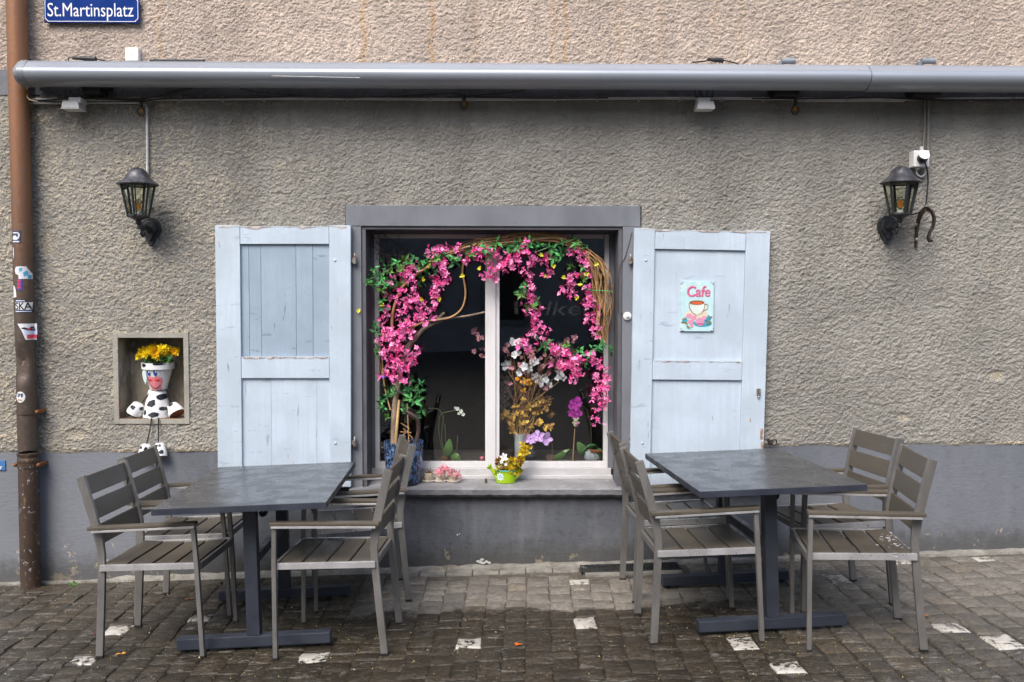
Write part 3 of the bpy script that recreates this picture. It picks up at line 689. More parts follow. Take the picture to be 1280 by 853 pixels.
# Cafe sign
MT['aqua'] = simple('aqua enamel', (.50,.72,.74), .35, var=.05, vs=12, wear=(.66,.78,.78), wthr=(.5,.7))
def flat(name, col, rough=.45): MT[name] = simple(name, col, rough, var=.06); return MT[name]
cf = thing('cafe_sign', 'small aqua Cafe sign with a cup and roses on the right shutter', 'sign', tuple(P(871, 383, -.05)))
q = MB(); yc = -.070 + .017
q.cm = 0; pbox(q, 850.6, 892, 352.2, 414.4, yc-.003, yc+.006); part('board', q, MT['aqua'], cf, bevel=.001)
S = lambda d: (lambda x, z: yc-.003-d)
def pt(u, v): p_ = P(u, v, yc); return p_.x, p_.z
def pell(mb, u, v, ru_, rv_, d, n=14, rot=0, wob=0, seed=0): x_, z_ = pt(u, v); k = px(yc); return decal(mb, ell(x_, z_, ru_*k, rv_*k, n, rot, wob, seed), S(d), 1)
q = MB(); a, b = pt(857.5, 371), pt(887, 357.5); text_fit(q, 'Cafe', a[0]+.003, b[0]+.003, a[1]-.003, b[1]-.003, S(.0006), ref='C', shear=.12, offset=.02); part('letter_shadow', q, flat('dark rose print', (.30,.06,.13)), cf)
q = MB(); text_fit(q, 'Cafe', a[0], b[0], a[1], b[1], S(.0010), ref='C', shear=.12, offset=.008); part('lettering', q, flat('pink print', (.72,.16,.30)), cf, label='pink lettering reading Cafe')
q = MB(); x0_, z0_ = pt(861, 379); k = px(yc)
q2 = MB(); pell(q2, 870.5, 393.5, 15, 5.5, .0006); part('saucer', q2, flat('cream print', (.70,.62,.48)), cf)
cup = [(861.3,378.5), (880.5,378.5), (880,385), (876.5,391.5), (871,394), (866,391), (862.5,385.5)]
decal(q, [pt(*c_) for c_ in cup], S(.0010), 1); part('cup', q, flat('pale cup print', (.66,.74,.68)), cf)
q = MB(); decal(q, [pt(a_+(.9 if a_ > 871 else -.9), b_+.9) for a_, b_ in cup], S(.0008), 1); a_ = [P(u, v, yc) for u, v in ((880,380.5),(884.5,381),(884,386),(878.5,389))]; q.tube(smooth_path([Vector((c_.x, yc-.004, c_.z)) for c_ in a_]), .0022, 6); part('cup_outline', q, flat('ochre outline', (.34,.20,.08)), cf, split=False)
q = MB(); pell(q, 870.9, 378.6, 9.6, 2.9, .0014); part('cup_rim', q, flat('brown print', (.16,.07,.03)), cf)
q = MB(); pell(q, 871.3, 378.9, 7.8, 2.0, .0018); part('tea', q, flat('tea print', (.60,.12,.03)), cf)
q = MB(); pell(q, 878, 404.5, 12, 4.5, .0005); pell(q, 884.5, 398, 4, 5, .0005, rot=.5); pell(q, 856, 401, 3.5, 3, .0005); part('blue_wash', q, flat('blue print', (.05,.38,.55)), cf)
q = MB()
for i, (u, v, r0) in enumerate(((861,395,3.6),(867,398,3.8),(863,402.5,3.4),(880,397.5,3),(864.5,407,2.4))): pell(q, u, v, r0, r0*.9, .0014+i*.0003, 10, wob=.5, seed=i)
part('roses', q, flat('rose print', (.74,.30,.42)), cf)
q = MB(); pell(q, 874.8, 402.5, 5.6, 5.2, .0032); part('macaron', q, flat('macaron print', (.66,.30,.45)), cf)
q = MB(); pell(q, 874.8, 405, 5.4, 1.2, .0036); part('filling', q, flat('macaron filling print', (.50,.16,.26)), cf)
q = MB()
for i, (u, v, rot) in enumerate(((855,399,.4),(857,404,-.5),(854,403,.1),(886,402,-.3),(887.5,397,.4),(885,405,.2),(860,409,-.8))): pell(q, u, v, 3.2, 1.1, .0020+.0002*i, 8, rot)
part('leaves', q, flat('olive print', (.22,.20,.08)), cf)
q = MB()
for u, v in ((852.2,353.8),(890.4,353.8),(852.2,412.8),(890.4,412.8)):
    x_, z_ = pt(u, v); sx = 1 if u < 870 else -1; sz = -1 if v < 380 else 1
    decal(q, [(x_-.007*sx, z_-.007*sz), (x_+.014*sx, z_-.007*sz), (x_-.007*sx, z_+.014*sz)], S(.0005), 1)
part('worn_corners', q, flat('grey corner', (.22,.20,.24)), cf)
q = MB()
for u, v in ((852.2,353.8),(890.4,353.8),(852.2,412.8),(890.4,412.8)): x_, z_ = pt(u, v); q.ball(Vector((x_, yc-.004, z_)), .005, 8, (1,.5,1))
part('screws', q, MT['whiteplastic'], cf, smooth=True)

# ------------------------------------------------------------------ street sign, number plate
ys = -.045
stx = thing('street_sign', 'blue enamel street sign reading St. Martinsplatz', 'sign', tuple(P(114, 14, ys)))
MT['enamel'] = simple('blue enamel', (.001,.030,.19), .4, var=.08, **{'Specular IOR Level': .12}); MT['signwhite'] = simple('white enamel', (.80,.80,.80), .3, var=.03)
x0, x1 = X(54.8, 14, ys), X(174, 14, ys); z1, z0 = P(114, -4.5, ys).z, P(114, 28.6, ys).z
q = MB(); q.box((x0, ys, z0), (x1, ys+.012, z1)); q.box((x0+.1, ys+.012, z0+.02), (x1-.1, .0, z0+.05)); part('plate', q, MT['enamel'], stx, bevel=.003)
q = MB(); e0, e1, nn, th_ = .006, .0095, .018, .0045
def ring(o_): a, b, c_, d = x0+o_, x1-o_, z0+o_, z1-o_; n_ = nn; return [(a+n_,c_),(b-n_,c_),(b,c_+n_),(b,d-n_),(b-n_,d),(a+n_,d),(a,d-n_),(a,c_+n_)]
o_, i_ = ring(e0), ring(e1); yy = ys-.0008
q.add([(a, yy, b) for a, b in o_+i_], [(k, (k+1) % 8, 8+(k+1) % 8, 8+k) for k in range(8)]); part('border', q, MT['signwhite'], stx)
q = MB(); text_fit(q, 'St.Martinsplatz', X(59.5, 14, ys), X(166.8, 14, ys), Z(20.8, 114, ys), Z(4.2, 114, ys), lambda x, z: ys-.001, offset=.0); part('lettering', q, MT['signwhite'], stx, label='white lettering St.Martinsplatz')
q = MB()
for u, v in ((57.5, 25.8), (171.3, 25.8), (57.5, -1.8), (171.3, -1.8)): q.ball(P(u, v, ys-.001), .006, 8, (1,.5,1))
part('screws', q, MT['rust'], stx, smooth=True)
pb = thing('number_plate', 'small blue enamel plate on the plinth left of the downpipe', 'sign', tuple(P(0, 582, -.01)))
q = MB(); pbox(q, -22, 6.6, 576, 588.3, -.012, -.003); part('plate', q, simple('mid blue enamel', (.06,.17,.40), .3, var=.1), pb, bevel=.002)
q = MB(); pbox(q, -8, 2.6, 583.3, 584.6, -.0135, -.0125); pbox(q, -3, 1.2, 585.6, 587.0, -.0135, -.0125); part('figure', q, MT['signwhite'], pb)

# ------------------------------------------------------------------ downpipe
def pipemat(name, lower):
    t = NT(name); c = t.coord(True); z = t.n('SeparateXYZ'); t.l(c, z.inputs[0]); z = z.outputs[2]
    n1 = t.noise(t.coord(True, (1,1,.35)), 6, 6, .65); n2 = t.noise(c, 40, 5, .7)
    if not lower:
        zz = t.math('ADD', z, t.math('MULTIPLY', t.math('SUBTRACT', n1, .5), .9))
        col = t.mix(t.ramp(zz, 1.5, 2.9), (.095,.070,.054), (.27,.125,.06))
        col = t.mix(t.ramp(n2, .54, .66, 0, .55), col, (.15,.13,.12)); col = t.mix(t.ramp(t.noise(t.coord(True,(1,1,.5)), 22, 5, .7), .66, .72), col, (.14,.19,.26))
        met = .35
    else:
        col = t.mix(t.ramp(n1, .35, .65), (.040,.026,.020), (.072,.046,.032))
        col = t.mix(t.ramp(t.noise(c, 33, 5, .75), .60, .64), col, (.36,.36,.37)); col = t.mix(t.ramp(t.noise(t.coord(True,(1,1,.3)), 25, 4), .62, .7, 0, .7), col, (.22,.14,.05)); met = .1
    t.set(col, t.ramp(n2, .3, .7, .38, .6), met); t.bump(t.math('ADD', n2, t.math('MULTIPLY', n1, .7)), .003, .6); return t.mat
MT['pipe'] = pipemat('brown painted zinc pipe', False); MT['pipelow'] = pipemat('rusting cast iron pipe', True)
YP, RP = -.088, .0572
dp = thing('downpipe', 'brown rain downpipe with stickers and a rusty lower section', 'downpipe', tuple(P(38.6, 737, YP)))
A0, A1 = P(20, -14, YP), P(35.1, 560, YP); B1 = P(38.7, 738.5, YP)
def axis(z):
    if z > A1.z: t_ = (z-A1.z)/(A0.z-A1.z); return A1.x+(A0.x-A1.x)*t_
    t_ = (z-B1.z)/(A1.z-B1.z); return B1.x+(A1.x-B1.x)*t_
zd0, zd1 = P(33, 472, YP).z, P(33, 436, YP).z
mb = MB(); vs = []; fs = []; n = 28; K = 90
for i in range(K+1):
    z = A1.z-.01+(A0.z+.3-A1.z)*i/K
    for k in range(n):
        a = 2*math.pi*k/n; dx, dy = RP*math.cos(a), RP*math.sin(a)
        if zd0-.05 < z < zd1+.05 and dy < 0:            # the dented stretch
            e = (z-zd0)/(zd1-zd0); d = max(0, math.sin(math.pi*min(1, max(0, (e+.15)/1.3))))**.8*(1+.25*math.sin(e*13))
            dy += .030*d*max(0, -dy/RP)*(.75+.25*math.sin(a*3)); dx *= 1-.05*d
        vs.append((axis(z)+dx, YP+dy, z))
for i in range(K):
    for k in range(n): fs.append((i*n+k, i*n+(k+1) % n, (i+1)*n+(k+1) % n, (i+1)*n+k))
part('upper_pipe', mb.add(vs, fs), MT['pipe'], dp, smooth=True)
def pl_lathe(prof, n=28): return MB().lathe([(r, 0) for r, z in prof], n) if 0 else None
def ringpart(name, prof, mt, **k):
    mb = MB(); vs = []; fs = []; n = 28
    for r, z in prof:
        for j in range(n): a = 2*math.pi*j/n; vs.append((axis(z)+r*math.cos(a), YP+r*math.sin(a), z))
    for i in range(len(prof)-1):
        for j in range(n): fs.append((i*n+j, i*n+(j+1) % n, (i+1)*n+(j+1) % n, (i+1)*n+j))
    return part(name, mb.add(vs, fs), mt, dp, smooth=True, **k)
zz = lambda v: P(35, v, YP).z
ringpart('lower_pipe', [(.058, zz(735)), (.0585, zz(732)), (.0585, zz(584)), (.0585, zz(579)), (.063, zz(577.5)), (.063, zz(573)), (.060, zz(572)), (.060, zz(570)), (.0635, zz(569)), (.0635, zz(566)), (.056, zz(565.5))], MT['pipelow'])
ringpart('foot_ring', [(.05, zz(742)), (.056, zz(741)), (.0575, zz(735.5)), (.05, zz(735.2))], MT['rust'])
for v0_, v1_ in ((512, 517), (577.5, 584)):
    o = ringpart('clamp', [(.0575, zz(v1_)), (.0625, zz(v1_)), (.0625, zz(v0_)), (.0575, zz(v0_))], MT['pipelow'] if v0_ > 550 else MT['pipe'])
    for sx in ((1,) if v0_ < 550 else (-1, 1)):
        mb = MB(); c_ = Vector((axis(zz(v0_))+sx*.071, YP-.012, zz((v0_+v1_)/2))); mb.box((c_.x-.009, c_.y-.006, c_.z-.009), (c_.x+.009, 0, c_.z+.009)); mb.ball(c_+Vector((0, -.012, 0)), .012, 8); part('bolt', mb, MT['rust'], o)
def psurf(d=.0012, flat_=False):
    def f(x, z):
        dx = max(-RP*.995, min(RP*.995, x-axis(z))); return YP-math.sqrt(RP*RP-dx*dx)-d
    return f
def pp(u, v): p_ = P(u, v, YP-.05); return p_.x, p_.z
def stick(label, layers):
    root = None
    for i, (polys, mt) in enumerate(layers):
        mb = MB()
        for poly in polys:
            if isinstance(poly, tuple) and poly[0] == 'text': _, s, u0, u1, v0, v1 = poly; a = pp(u0, v1); b = pp(u1, v0); text_fit(mb, s, a[0], b[0], a[1], b[1], psurf(.0012+.0008*i), offset=.015, cuts=3)
            else: decal(mb, [pp(*c_) for c_ in poly], psurf(.0012+.0008*i), 3)
        if root is None: root = part('sticker', mb, mt, dp, label=label)
        else: part('print', mb, mt, root)
R4 = lambda a, b, c_, d, n=5: [(x, z) for x, z in rect(a, b, c_, d, n)]
navy = flat('navy print', (.035,.06,.12)); wht = flat('white print', (.72,.72,.74)); blk = flat('black print', (.012,.012,.014)); cyan = flat('cyan print', (.08,.38,.60)); red = flat('red print', (.62,.05,.09)); blu = flat('royal print', (.05,.08,.45)); lil = flat('pale lilac print', (.55,.60,.78))
stick('navy sticker with a white spiral mark', [([R4(15.2,26.6,288.8,304.2)], navy), ([[(19+3.2*math.cos(a), 297.5+3*math.sin(a)) for a in np.linspace(0, 6.0, 14)], [(21.5,300.5),(24.5,298),(25.6,294.5),(24.8,291.5),(22.8,291),(24,294),(23,297.5),(20.5,299.3)], R4(15.8,23.5,290.6,292,3), R4(15.8,25,301.6,303,3)], wht)])
stick('torn pale sticker', [([[(15.8,309),(17.4,310),(17.6,318),(16.8,323),(15.9,322)]], lil)])
stick('torn white and light blue sticker', [([[(19,338),(20.5,334),(26,333),(32,333.2),(34.5,338.5),(36,342),(36.2,348.8),(24,349),(24,344.5),(20,342.2)]], wht), ([[(24,336),(28,334.5),(28.5,338),(25.5,340)], [(29,341),(33,338),(34,343),(30,346)], [(33,344),(36,343.5),(36,348.5),(33.5,348.5)]], cyan)])
stick('red and blue upright sticker scrap', [([R4(22.6,28.4,349.4,362.8)], blu), ([R4(23.2,26.6,349.8,353,2), R4(23.2,26.6,354,357,2), R4(23.2,26.6,358,361,2)], red)])
stick('torn white sticker', [([[(15.9,356.8),(18.5,358),(20.5,364),(21,371.5),(17,372.5),(16,371.8)]], wht)])
stick('black and white SKA sticker', [([R4(19.3,32.5,374.3,378), R4(19.6,38,377.6,391.2)], blk), ([R4(19.8,37.4,378,387.6)], wht), ([('text','SKA',20,37.3,378.3,387.3)], blk), ([R4(20.5,31.5,375.4,376.9,3), R4(20,36.5,388.9,390.2,4)], lil)])
stick('white sticker with a dark bird and a red label', [([[(22.5,404.8),(32,404.8),(41.6,404.8),(41.6,425),(32,425),(28.5,415)]], wht), ([[(30,413),(42,411),(42,419.5),(31,419.5)]], lil), ([[(26.8,410.3),(31,409.3),(35,411),(37.5,409),(38,407),(39.2,412),(40.5,413.2),(38,414),(34,413),(30,411.5)]], blk), ([[(34,410.6),(36.5,410.2),(36.3,412.4),(34.3,412.4)], R4(33.5,41.6,418.6,423.5,3)], red)])
stick('round white sticker with dark lettering and a rainbow bar', [([[(26+6.1*math.cos(a), 496.5+7*math.sin(a)) for a in np.linspace(0, 6.28, 22)[:-1]]], wht), ([[(22.2,492),(24,491.6),(24,496.8),(22.4,496.8)], [(24.6,492),(26.6,492),(26.6,494),(24.8,496.6)], [(27,491.8),(29.8,492),(29,496.8),(27.4,497)]], navy), ([R4(22.2,24,499,501,2)], red), ([R4(24.2,26,499,501,2)], flat('orange print', (.8,.3,.02))), ([R4(26.2,28,499,501,2)], flat('green print', (.15,.5,.08)))])

# ------------------------------------------------------------------ awning cassette
aw = thing('awning', 'closed grey awning cassette running along the whole wall', 'awning', tuple(P(640, 96, -.15)))
zt_, zb_ = Z(79.2, 640, -.235), Z(112, 640, -.20)
def awprof(dt=0, db=0):
    h = (zt_+dt)-(zb_-db); c0 = zb_-db
    pr = [(-.055,.93),(-.10,1),(-.225,1),(-.238,.995),(-.262,.86),(-.285,.71),(-.2865,.70),(-.2865,.685),(-.293,.66),(-.301,.58),(-.304,.48),(-.301,.37),(-.292,.26),(-.276,.16),(-.252,.08),(-.225,.03),(-.20,.01),(-.165,.08),(-.12,.22),(-.06,.40)]
    return [(y, c0+h*f) for y, f in pr]
def awpiece(x0, x1, dt, db, mt, name, prof=None):
    mb = MB(); pr = prof or awprof(dt, db); n = len(pr); N = max(2, int((x1-x0)/.3)); vs = []; fs = []
    for i in range(N+1):
        x = x0+(x1-x0)*i/N; dz = -.0015*(x)
        vs += [(x, y, z+dz) for y, z in pr]
    for i in range(N):
        for k in range(n): fs.append((i*n+k, i*n+(k+1) % n, (i+1)*n+(k+1) % n, (i+1)*n+k))
    fs += [tuple(range(n)), tuple(N*n+k for k in range(n-1, -1, -1))]
    return part(name, mb.add(vs, fs), mt, aw, smooth=True)
xa0 = X(31, 96, -.28); xs_ = X(1088, 96, -.28)
awpiece(xa0, xs_-.002, 0, 0, MT['awning'], 'cassette'); awpiece(xs_+.002, 3.75, .0, .006, MT['awning'], 'cassette')
cp = awprof(.004, .004); xc0 = X(16, 96, -.28)
o = awpiece(xc0+.03, xa0-.001, 0, 0, MT['awningend'], 'end_cap', cp)
mb = MB(); n = len(cp); cy = -.2; cz_ = (zt_+zb_)/2; vs = [(xc0+.03, y, z+.004) for y, z in cp]+[(xc0+.006, cy+(y-cy)*.88, cz_+(z-cz_)*.86+.004) for y, z in cp]+[(xc0, cy+(y-cy)*.62, cz_+(z-cz_)*.62+.004) for y, z in cp]
fs = [(k, (k+1) % n, n+(k+1) % n, n+k) for k in range(n)]+[(n+k, n+(k+1) % n, 2*n+(k+1) % n, 2*n+k) for k in range(n)]+[tuple(range(2*n, 3*n))]
part('end_dome', mb.add(vs, fs), MT['awningend'], o, smooth=True)
for u0, u1 in ((110, 143), (958, 996), (1128, 1170)):
    mb = MB(); ub = (u0+u1)/2; xx = X(u0, 116), X(u1, 116); mb.box((xx[0], -.11, zb_+.02), (xx[1], .0, zb_+.10)); mb.box((xx[0]+.02, -.13, zb_-.012), (xx[1]-.03, -.017, zb_+.02)); part('wall_bracket', mb, MT['iron'], aw, bevel=.004)
for u in (985, 1160):
    mb = MB(); p = P(u, 76.5, -.10); mb.tube([p+Vector((-.04, 0, 0)), p+Vector((.043, 0, 0))], .018, 12); mb.box((p.x-.055, p.y, p.z-.03), (p.x-.03, p.y+.05, p.z-.005)); part('hook_tube', mb, MT['awningend'], aw, smooth=True)
q = MB(); q.tube([P(340, 95.2, -.309), P(450, 97.5, -.309)], .0022, 5); part('scratch', q, MT['greyplastic'], aw)
# bits fixed on the wall above it
q = MB(); pbox(q, 156.2, 173, 59.5, 76.5, -.055, -.012); 
jb = solo('junction_box', q, MT['whiteplastic'], 'square white junction box on the tan wall above the awning', 'junction box', tuple(P(164, 68, -.012)), bevel=.006)
q = MB(); q.lathe([(.004, 0), (.004, .002), (0, .0022)], 8, Matrix.Translation(P(164.3, 68, -.0555)) @ Matrix.Rotation(R(90), 4, 'X')); part('screw', q, MT['greyplastic'], jb)
q = MB(); pbox(q, 186.5, 254.5, 73.8, 82, -.06, -.012); solo('dark_rail', q, MT['iron'], 'short dark metal rail lying along the top of the awning', 'rail', tuple(P(220, 78, -.03)), bevel=.006)
for lab, pts, (u0, u1), v in (('black cable connector on top of the awning near the junction box', [(86,78),(86,73.5),(90,71.5),(92,71.8)], (91, 120), 73.3), ('black ribbed cable coupling on top of the awning above the right floodlight', [(866,78.5),(872,77.5),(880,77)], (884, 904), 75)):
    t_ = thing('cable_connector', lab, 'connector', tuple(P(u0, v, -.16)), 'cable connectors on the awning')
    q = MB(); q.tube(smooth_path([P(a, b, -.16) for a, b in pts]+[P(u0, v, -.16)]), .004, 6); q.tube([P(u1, v+.5, -.16), P(u1+14, v+3.6, -.16), P(u1+20, v+6, -.16)], .004, 6); part('cord', q, MT['black'], t_)
    q = MB(); a, b = P(u0, v-.8, -.16), P(u1, v+.9, -.16)
    K = 9; q.tube([a+(b-a)*i/K for i in range(K+1)], [.009+.003*(i % 2)+(.004 if i > 3 else 0) for i in range(K+1)], 10); part('sleeve', q, MT['black'], t_, smooth=True)

# ------------------------------------------------------------------ cables and lights under the awning
cd = thing('wall_conduit', 'pale cable conduit running along the wall under the awning', 'conduit', tuple(P(640, 123, -.03)))
def vline(u): return 125.0-.0015*(u-40) if u < 600 else 123.6
pts = [P(u, 124.2+.6*math.sin(u*.013)+(-.5 if u > 700 else 0), -.032) for u in range(38, 1310, 24)]
q = MB(); q.tube(pts, .0085, 8); part('pipe', q, MT['cable'], cd, smooth=True)
q = MB(); q.tube([P(u, 129.2+.3*math.sin(u*.03), -.03) for u in range(36, 178, 10)], .0055, 8); q.tube([P(u, 126.8, -.03) for u in range(990, 1150, 20)], .005, 8); part('pipe', q, MT['cable'], cd, smooth=True)
q = MB()
for u in range(70, 1280, 52): p = P(u, 124.2, -.032); q.box((p.x-.006, p.y-.012, p.z-.012), (p.x+.006, -.012, p.z+.012))
part('clips', q, MT['greyplastic'], cd)
q = MB(); q.tube(smooth_path([P(a, b, -.10) for a, b in ((48,127.5),(36,124),(33,116),(34,108))]), .003, 6); part('loose_end', q, simple('cream wire', (.55,.47,.34), .5), cd)
sg = thing('string_light_cable', 'black string light cable sagging below the awning', 'cable', tuple(P(640, 122, -.06)))
pts = [(36,126),(60,125.5),(90,123),(130,122.5),(176,123.5),(225,113),(240,111)]
q = MB(); q.tube(smooth_path([P(a, b, -.055) for a, b in pts]), .0045, 6)
q.tube(smooth_path([P(a, b, -.055) for a, b in ((50,111),(62,118),(80,121.5),(110,123.4),(150,125),(178,126),(215,123.5),(300,122.5),(370,121),(440,121.8),(500,119.5),(560,116.5),(580,119.5),(620,117),(655,113)) ]), .0045, 6)
q.tube(smooth_path([P(a, b, -.052) for a, b in ((300,111),(330,115.5),(380,119.5),(450,121.6),(540,118.2),(570,116.2),(590,120.5),(640,122.5),(700,123),(760,122.5))]), .004, 6)
q.tube(smooth_path([P(a, b, -.055) for a, b in ((940,123.2),(992,123.5),(1050,123),(1100,121.8),(1165,125),(1290,124.8))]), .0045, 6)
part('cord', q, MT['black'], sg)
t = NT('clear bulb glass'); tr_ = t.n('BsdfTransparent'); gl_ = t.n('BsdfGlossy'); mx = t.n('MixShader'); fz = t.n('LayerWeight'); fz.inputs[0].default_value = .13
tr_.inputs[0].default_value = (.80,.78,.74,1); gl_.inputs['Roughness'].default_value = .05; t.l(fz.outputs['Fresnel'], mx.inputs[0]); t.l(tr_.outputs[0], mx.inputs[1]); t.l(gl_.outputs[0], mx.inputs[2]); t.l(mx.outputs[0], t.out.inputs[0]); MT['bulb'] = t.mat
MT['filament'] = simple('amber filament', (.75,.30,.03), .4, var=.1)
for u, v, lab in ((176.5, 136, 'filament bulb hanging above the left lantern'), (580, 127.5, 'filament bulb hanging above the window'), (994, 134, 'filament bulb hanging right of the right floodlight')):
    b_ = thing('string_bulb', lab, 'light bulb', tuple(P(u, v-10, -.06)), 'filament bulbs on the string light')
    c_ = P(u, v+3, -.06); q = MB(); q.lathe([(.011, .024), (.012, .03), (.012, .056), (.006, .060)], 12, Matrix.Translation(c_)); part('socket', q, MT['black'], b_, smooth=True)
    q = MB(); q.lathe([(0, -.034), (.014, -.030), (.024, -.015), (.026, 0), (.020, .015), (.0115, .025)], 14, Matrix.Translation(c_)); part('glass', q, MT['bulb'], b_, smooth=True)
    q = MB()
    for s_ in (-1, 0, 1): q.tube([c_+Vector((s_*.004, 0, .014)), c_+Vector((s_*.008, 0, -.010))], .0026, 6)
    part('filament', q, MT['filament'], b_)
def flood(u, v, lab):
    f = thing('floodlight', lab, 'floodlight', tuple(P(u, v, -.05)), 'grey floodlights under the awning')
    q = MB(); pbox(q, u-7.5, u+8, v-9.5, v-2.5, -.15, -.07); part('ballast_box', q, MT['greyplastic'], f, bevel=.006)
    q = MB(); p = P(u, v+4, -.10); q.hexa([(p.x-.045,-.155,p.z+.030),(p.x+.045,-.155,p.z+.030),(p.x+.045,-.06,p.z+.036),(p.x-.045,-.06,p.z+.036)], [(p.x-.052,-.160,p.z-.012),(p.x+.056,-.160,p.z-.012),(p.x+.056,-.055,p.z-.006),(p.x-.052,-.055,p.z-.006)]); part('lamp_housing', q, MT['greyplastic'], f, bevel=.003)
    q = MB(); q.box((p.x-.053,-.158,p.z-.016), (p.x+.053,-.058,p.z-.011)); part('lens', q, MT['whiteplastic'], f)
    q = MB()
    for du in (-11, -5, 4, 11): q.tube([P(u+du, v-18.5, -.13), P(u+du, v-9, -.13)], .0028, 5)
    q.tube([P(u-11, v-9.5, -.13), P(u+11, v-9.5, -.13)], .003, 5); q.tube([P(u-5, v-18, -.13), P(u-1, v-9, -.13)], .0035, 5); part('hanger', q, MT['black'], f)
flood(93, 131, 'grey floodlight under the awning beside the downpipe'); flood(880, 131, 'grey floodlight under the awning above the right shutter')

# ------------------------------------------------------------------ wall lanterns
t = NT('lantern glass'); tr_ = t.n('BsdfTransparent'); gl_ = t.n('BsdfGlossy'); mx = t.n('MixShader'); fz = t.n('LayerWeight'); fz.inputs[0].default_value = .12
tr_.inputs[0].default_value = (.86,.89,.80,1); gl_.inputs['Roughness'].default_value = .05; t.l(fz.outputs[0], mx.inputs[0]); t.l(tr_.outputs[0], mx.inputs[1]); t.l(gl_.outputs[0], mx.inputs[2]); t.l(mx.outputs[0], t.out.inputs[0]); MT['lglass'] = t.mat
MT['cap'] = simple('greyed black cap', (.055,.055,.062), .42, .2, var=.45, vs=14, wear=(.13,.13,.14), wthr=(.5,.68), ws=18, scale=(1,1,.4), bump=.0015, bs=90)
def lantern(lab):
    L_ = thing('wall_lantern', lab, 'lantern', (0,0,0), 'black coach lanterns on the wall')
    D = -.205; C0 = Matrix.Translation((0, D, 0)); zg1, zg0 = .245, .062                       # local: z = 0 at the middle of the wall plate
    q = MB(); q.lathe([(.118, zg1), (.120, zg1+.004), (.110, zg1+.014), (.088, zg1+.028), (.070, zg1+.046), (.060, zg1+.066), (.048, zg1+.085), (.028, zg1+.098), (.008, zg1+.104), (0, zg1+.110)], 24, C0); q.lathe([(.116, zg1-.001), (.0, zg1+.012)], 24, C0); part('cap', q, MT['cap'], L_, local=True, smooth=True)
    q = MB(); rt_, rb_ = .094, .058
    cor = [(math.cos(R(60*k+30)), math.sin(R(60*k+30))) for k in range(6)]
    top = [Vector((c_*rt_, D+s_*rt_, zg1)) for c_, s_ in cor]; bot = [Vector((c_*rb_, D+s_*rb_, zg0)) for c_, s_ in cor]
    for k in range(6):
        q.tube([bot[k], top[k]], .0075, 6); q.tube([bot[k], bot[(k+1) % 6]], .008, 6); q.tube([top[k], top[(k+1) % 6]], .0065, 6)
        for off in (.2, .8):
            a = bot[k].lerp(bot[(k+1) % 6], off); b = top[k].lerp(top[(k+1) % 6], off)
            if k == 4: q.tube([a, b], .004, 5)
    part('frame', q, MT['iron'], L_, local=True, smooth=True)
    for k in range(6):
        q = MB(); q.add([bot[k], bot[(k+1) % 6], top[(k+1) % 6], top[k]], [(0,1,2,3)]); o = part('pane', q, MT['lglass'], L_, local=True)
    q = MB(); q.lathe([(.020, zg0-.024), (.046, zg0-.010), (.060, zg0-.004), (.060, zg0+.004), (.0, zg0+.005)], 18, C0); part('base_cup', q, MT['iron'], L_, local=True, smooth=True)
    q = MB(); q.lathe([(.020, zg0+.005), (.020, zg0+.026), (.0, zg0+.027)], 12, C0); part('lamp_holder', q, MT['greyplastic'], L_, local=True)
    q = MB(); q.lathe([(.016, zg0+.028), (.024, zg0+.05), (.024, zg0+.082), (.012, zg0+.1), (0, zg0+.103)], 14, C0); bl = part('bulb', q, MT['bulb'], L_, local=True, smooth=True)
    q = MB()
    for s_ in (-1.2, -.3, .5, 1.3): q.tube([(s_*.0085, D, zg0+.04), (s_*.0085, D-.004, zg0+.082)], .0035, 6)
    part('filament', q, MT['filament'], bl, local=True)
    q = MB(); q.tube(smooth_path([(0, D, zg0-.015), (0, D+.01, .018), (0, D+.06, -.004), (0, D+.11, .004), (0, -.035, -.01), (0, -.01, -.012)]), [.017]*6+[.014]*6+[.015]*6+[.017]*6+[.022]*7, 10)
    q.tube(smooth_path([(0, D+.055, -.005), (0, D+.04, -.035), (0, D+.065, -.052), (0, D+.085, -.03)]), .008, 8); q.tube([(0, D+.01, .02), (0, D, -.012)], .011, 8); part('arm', q, MT['iron'], L_, local=True, smooth=True)
    q = MB(); prof = [(0,-.108),(.012,-.098),(.022,-.074),(.034,-.050),(.054,-.030),(.062,0),(.058,.03),(.044,.054),(.02,.068),(0,.072)]
    poly = [(a, b) for a, b in prof]+[(-a, b) for a, b in prof[-2:0:-1]]
    q.prism(poly, .02, Matrix.Translation((0, -.03, 0))); q.prism([(a*.7, b*.7) for a, b in poly], .014, Matrix.Translation((0, -.043, 0))); part('back_plate', q, MT['iron'], L_, local=True, bevel=.005)
    return L_
lan = lantern('black coach lantern left of the left shutter below a grey conduit'); p = P(190, 287, -.012); lan.location = (p.x, -.012, p.z)
l2 = copy_tree(lan); l2['label'] = 'black coach lantern right of the right shutter below the socket box'; p = P(1107, 284.5, -.012); l2.location = (p.x, -.012, p.z)
q = MB(); q.tube([P(180, 130, -.03), P(183.6, 133, -.03), P(184.2, 215, -.03), P(185, 262, -.03)], .0075, 8); solo('cable_pipe', q, MT['cable'], 'straight grey cable pipe running down to the left lantern', 'cable pipe', tuple(P(184, 200, -.03)), smooth=True)
q = MB(); q.tube([P(1155.8, 126, -.03), P(1156, 160, -.03), P(1153.5, 186, -.03)], .0065, 8); q.tube([P(1160.8, 126, -.03), P(1160.2, 190, -.03)], .0085, 8); solo('cable_pipe', q, simple('dull grey pipe', (.20,.19,.17), .6), 'pair of grey cable pipes running down to the socket box', 'cable pipe', tuple(P(1158, 150, -.03)), smooth=True)
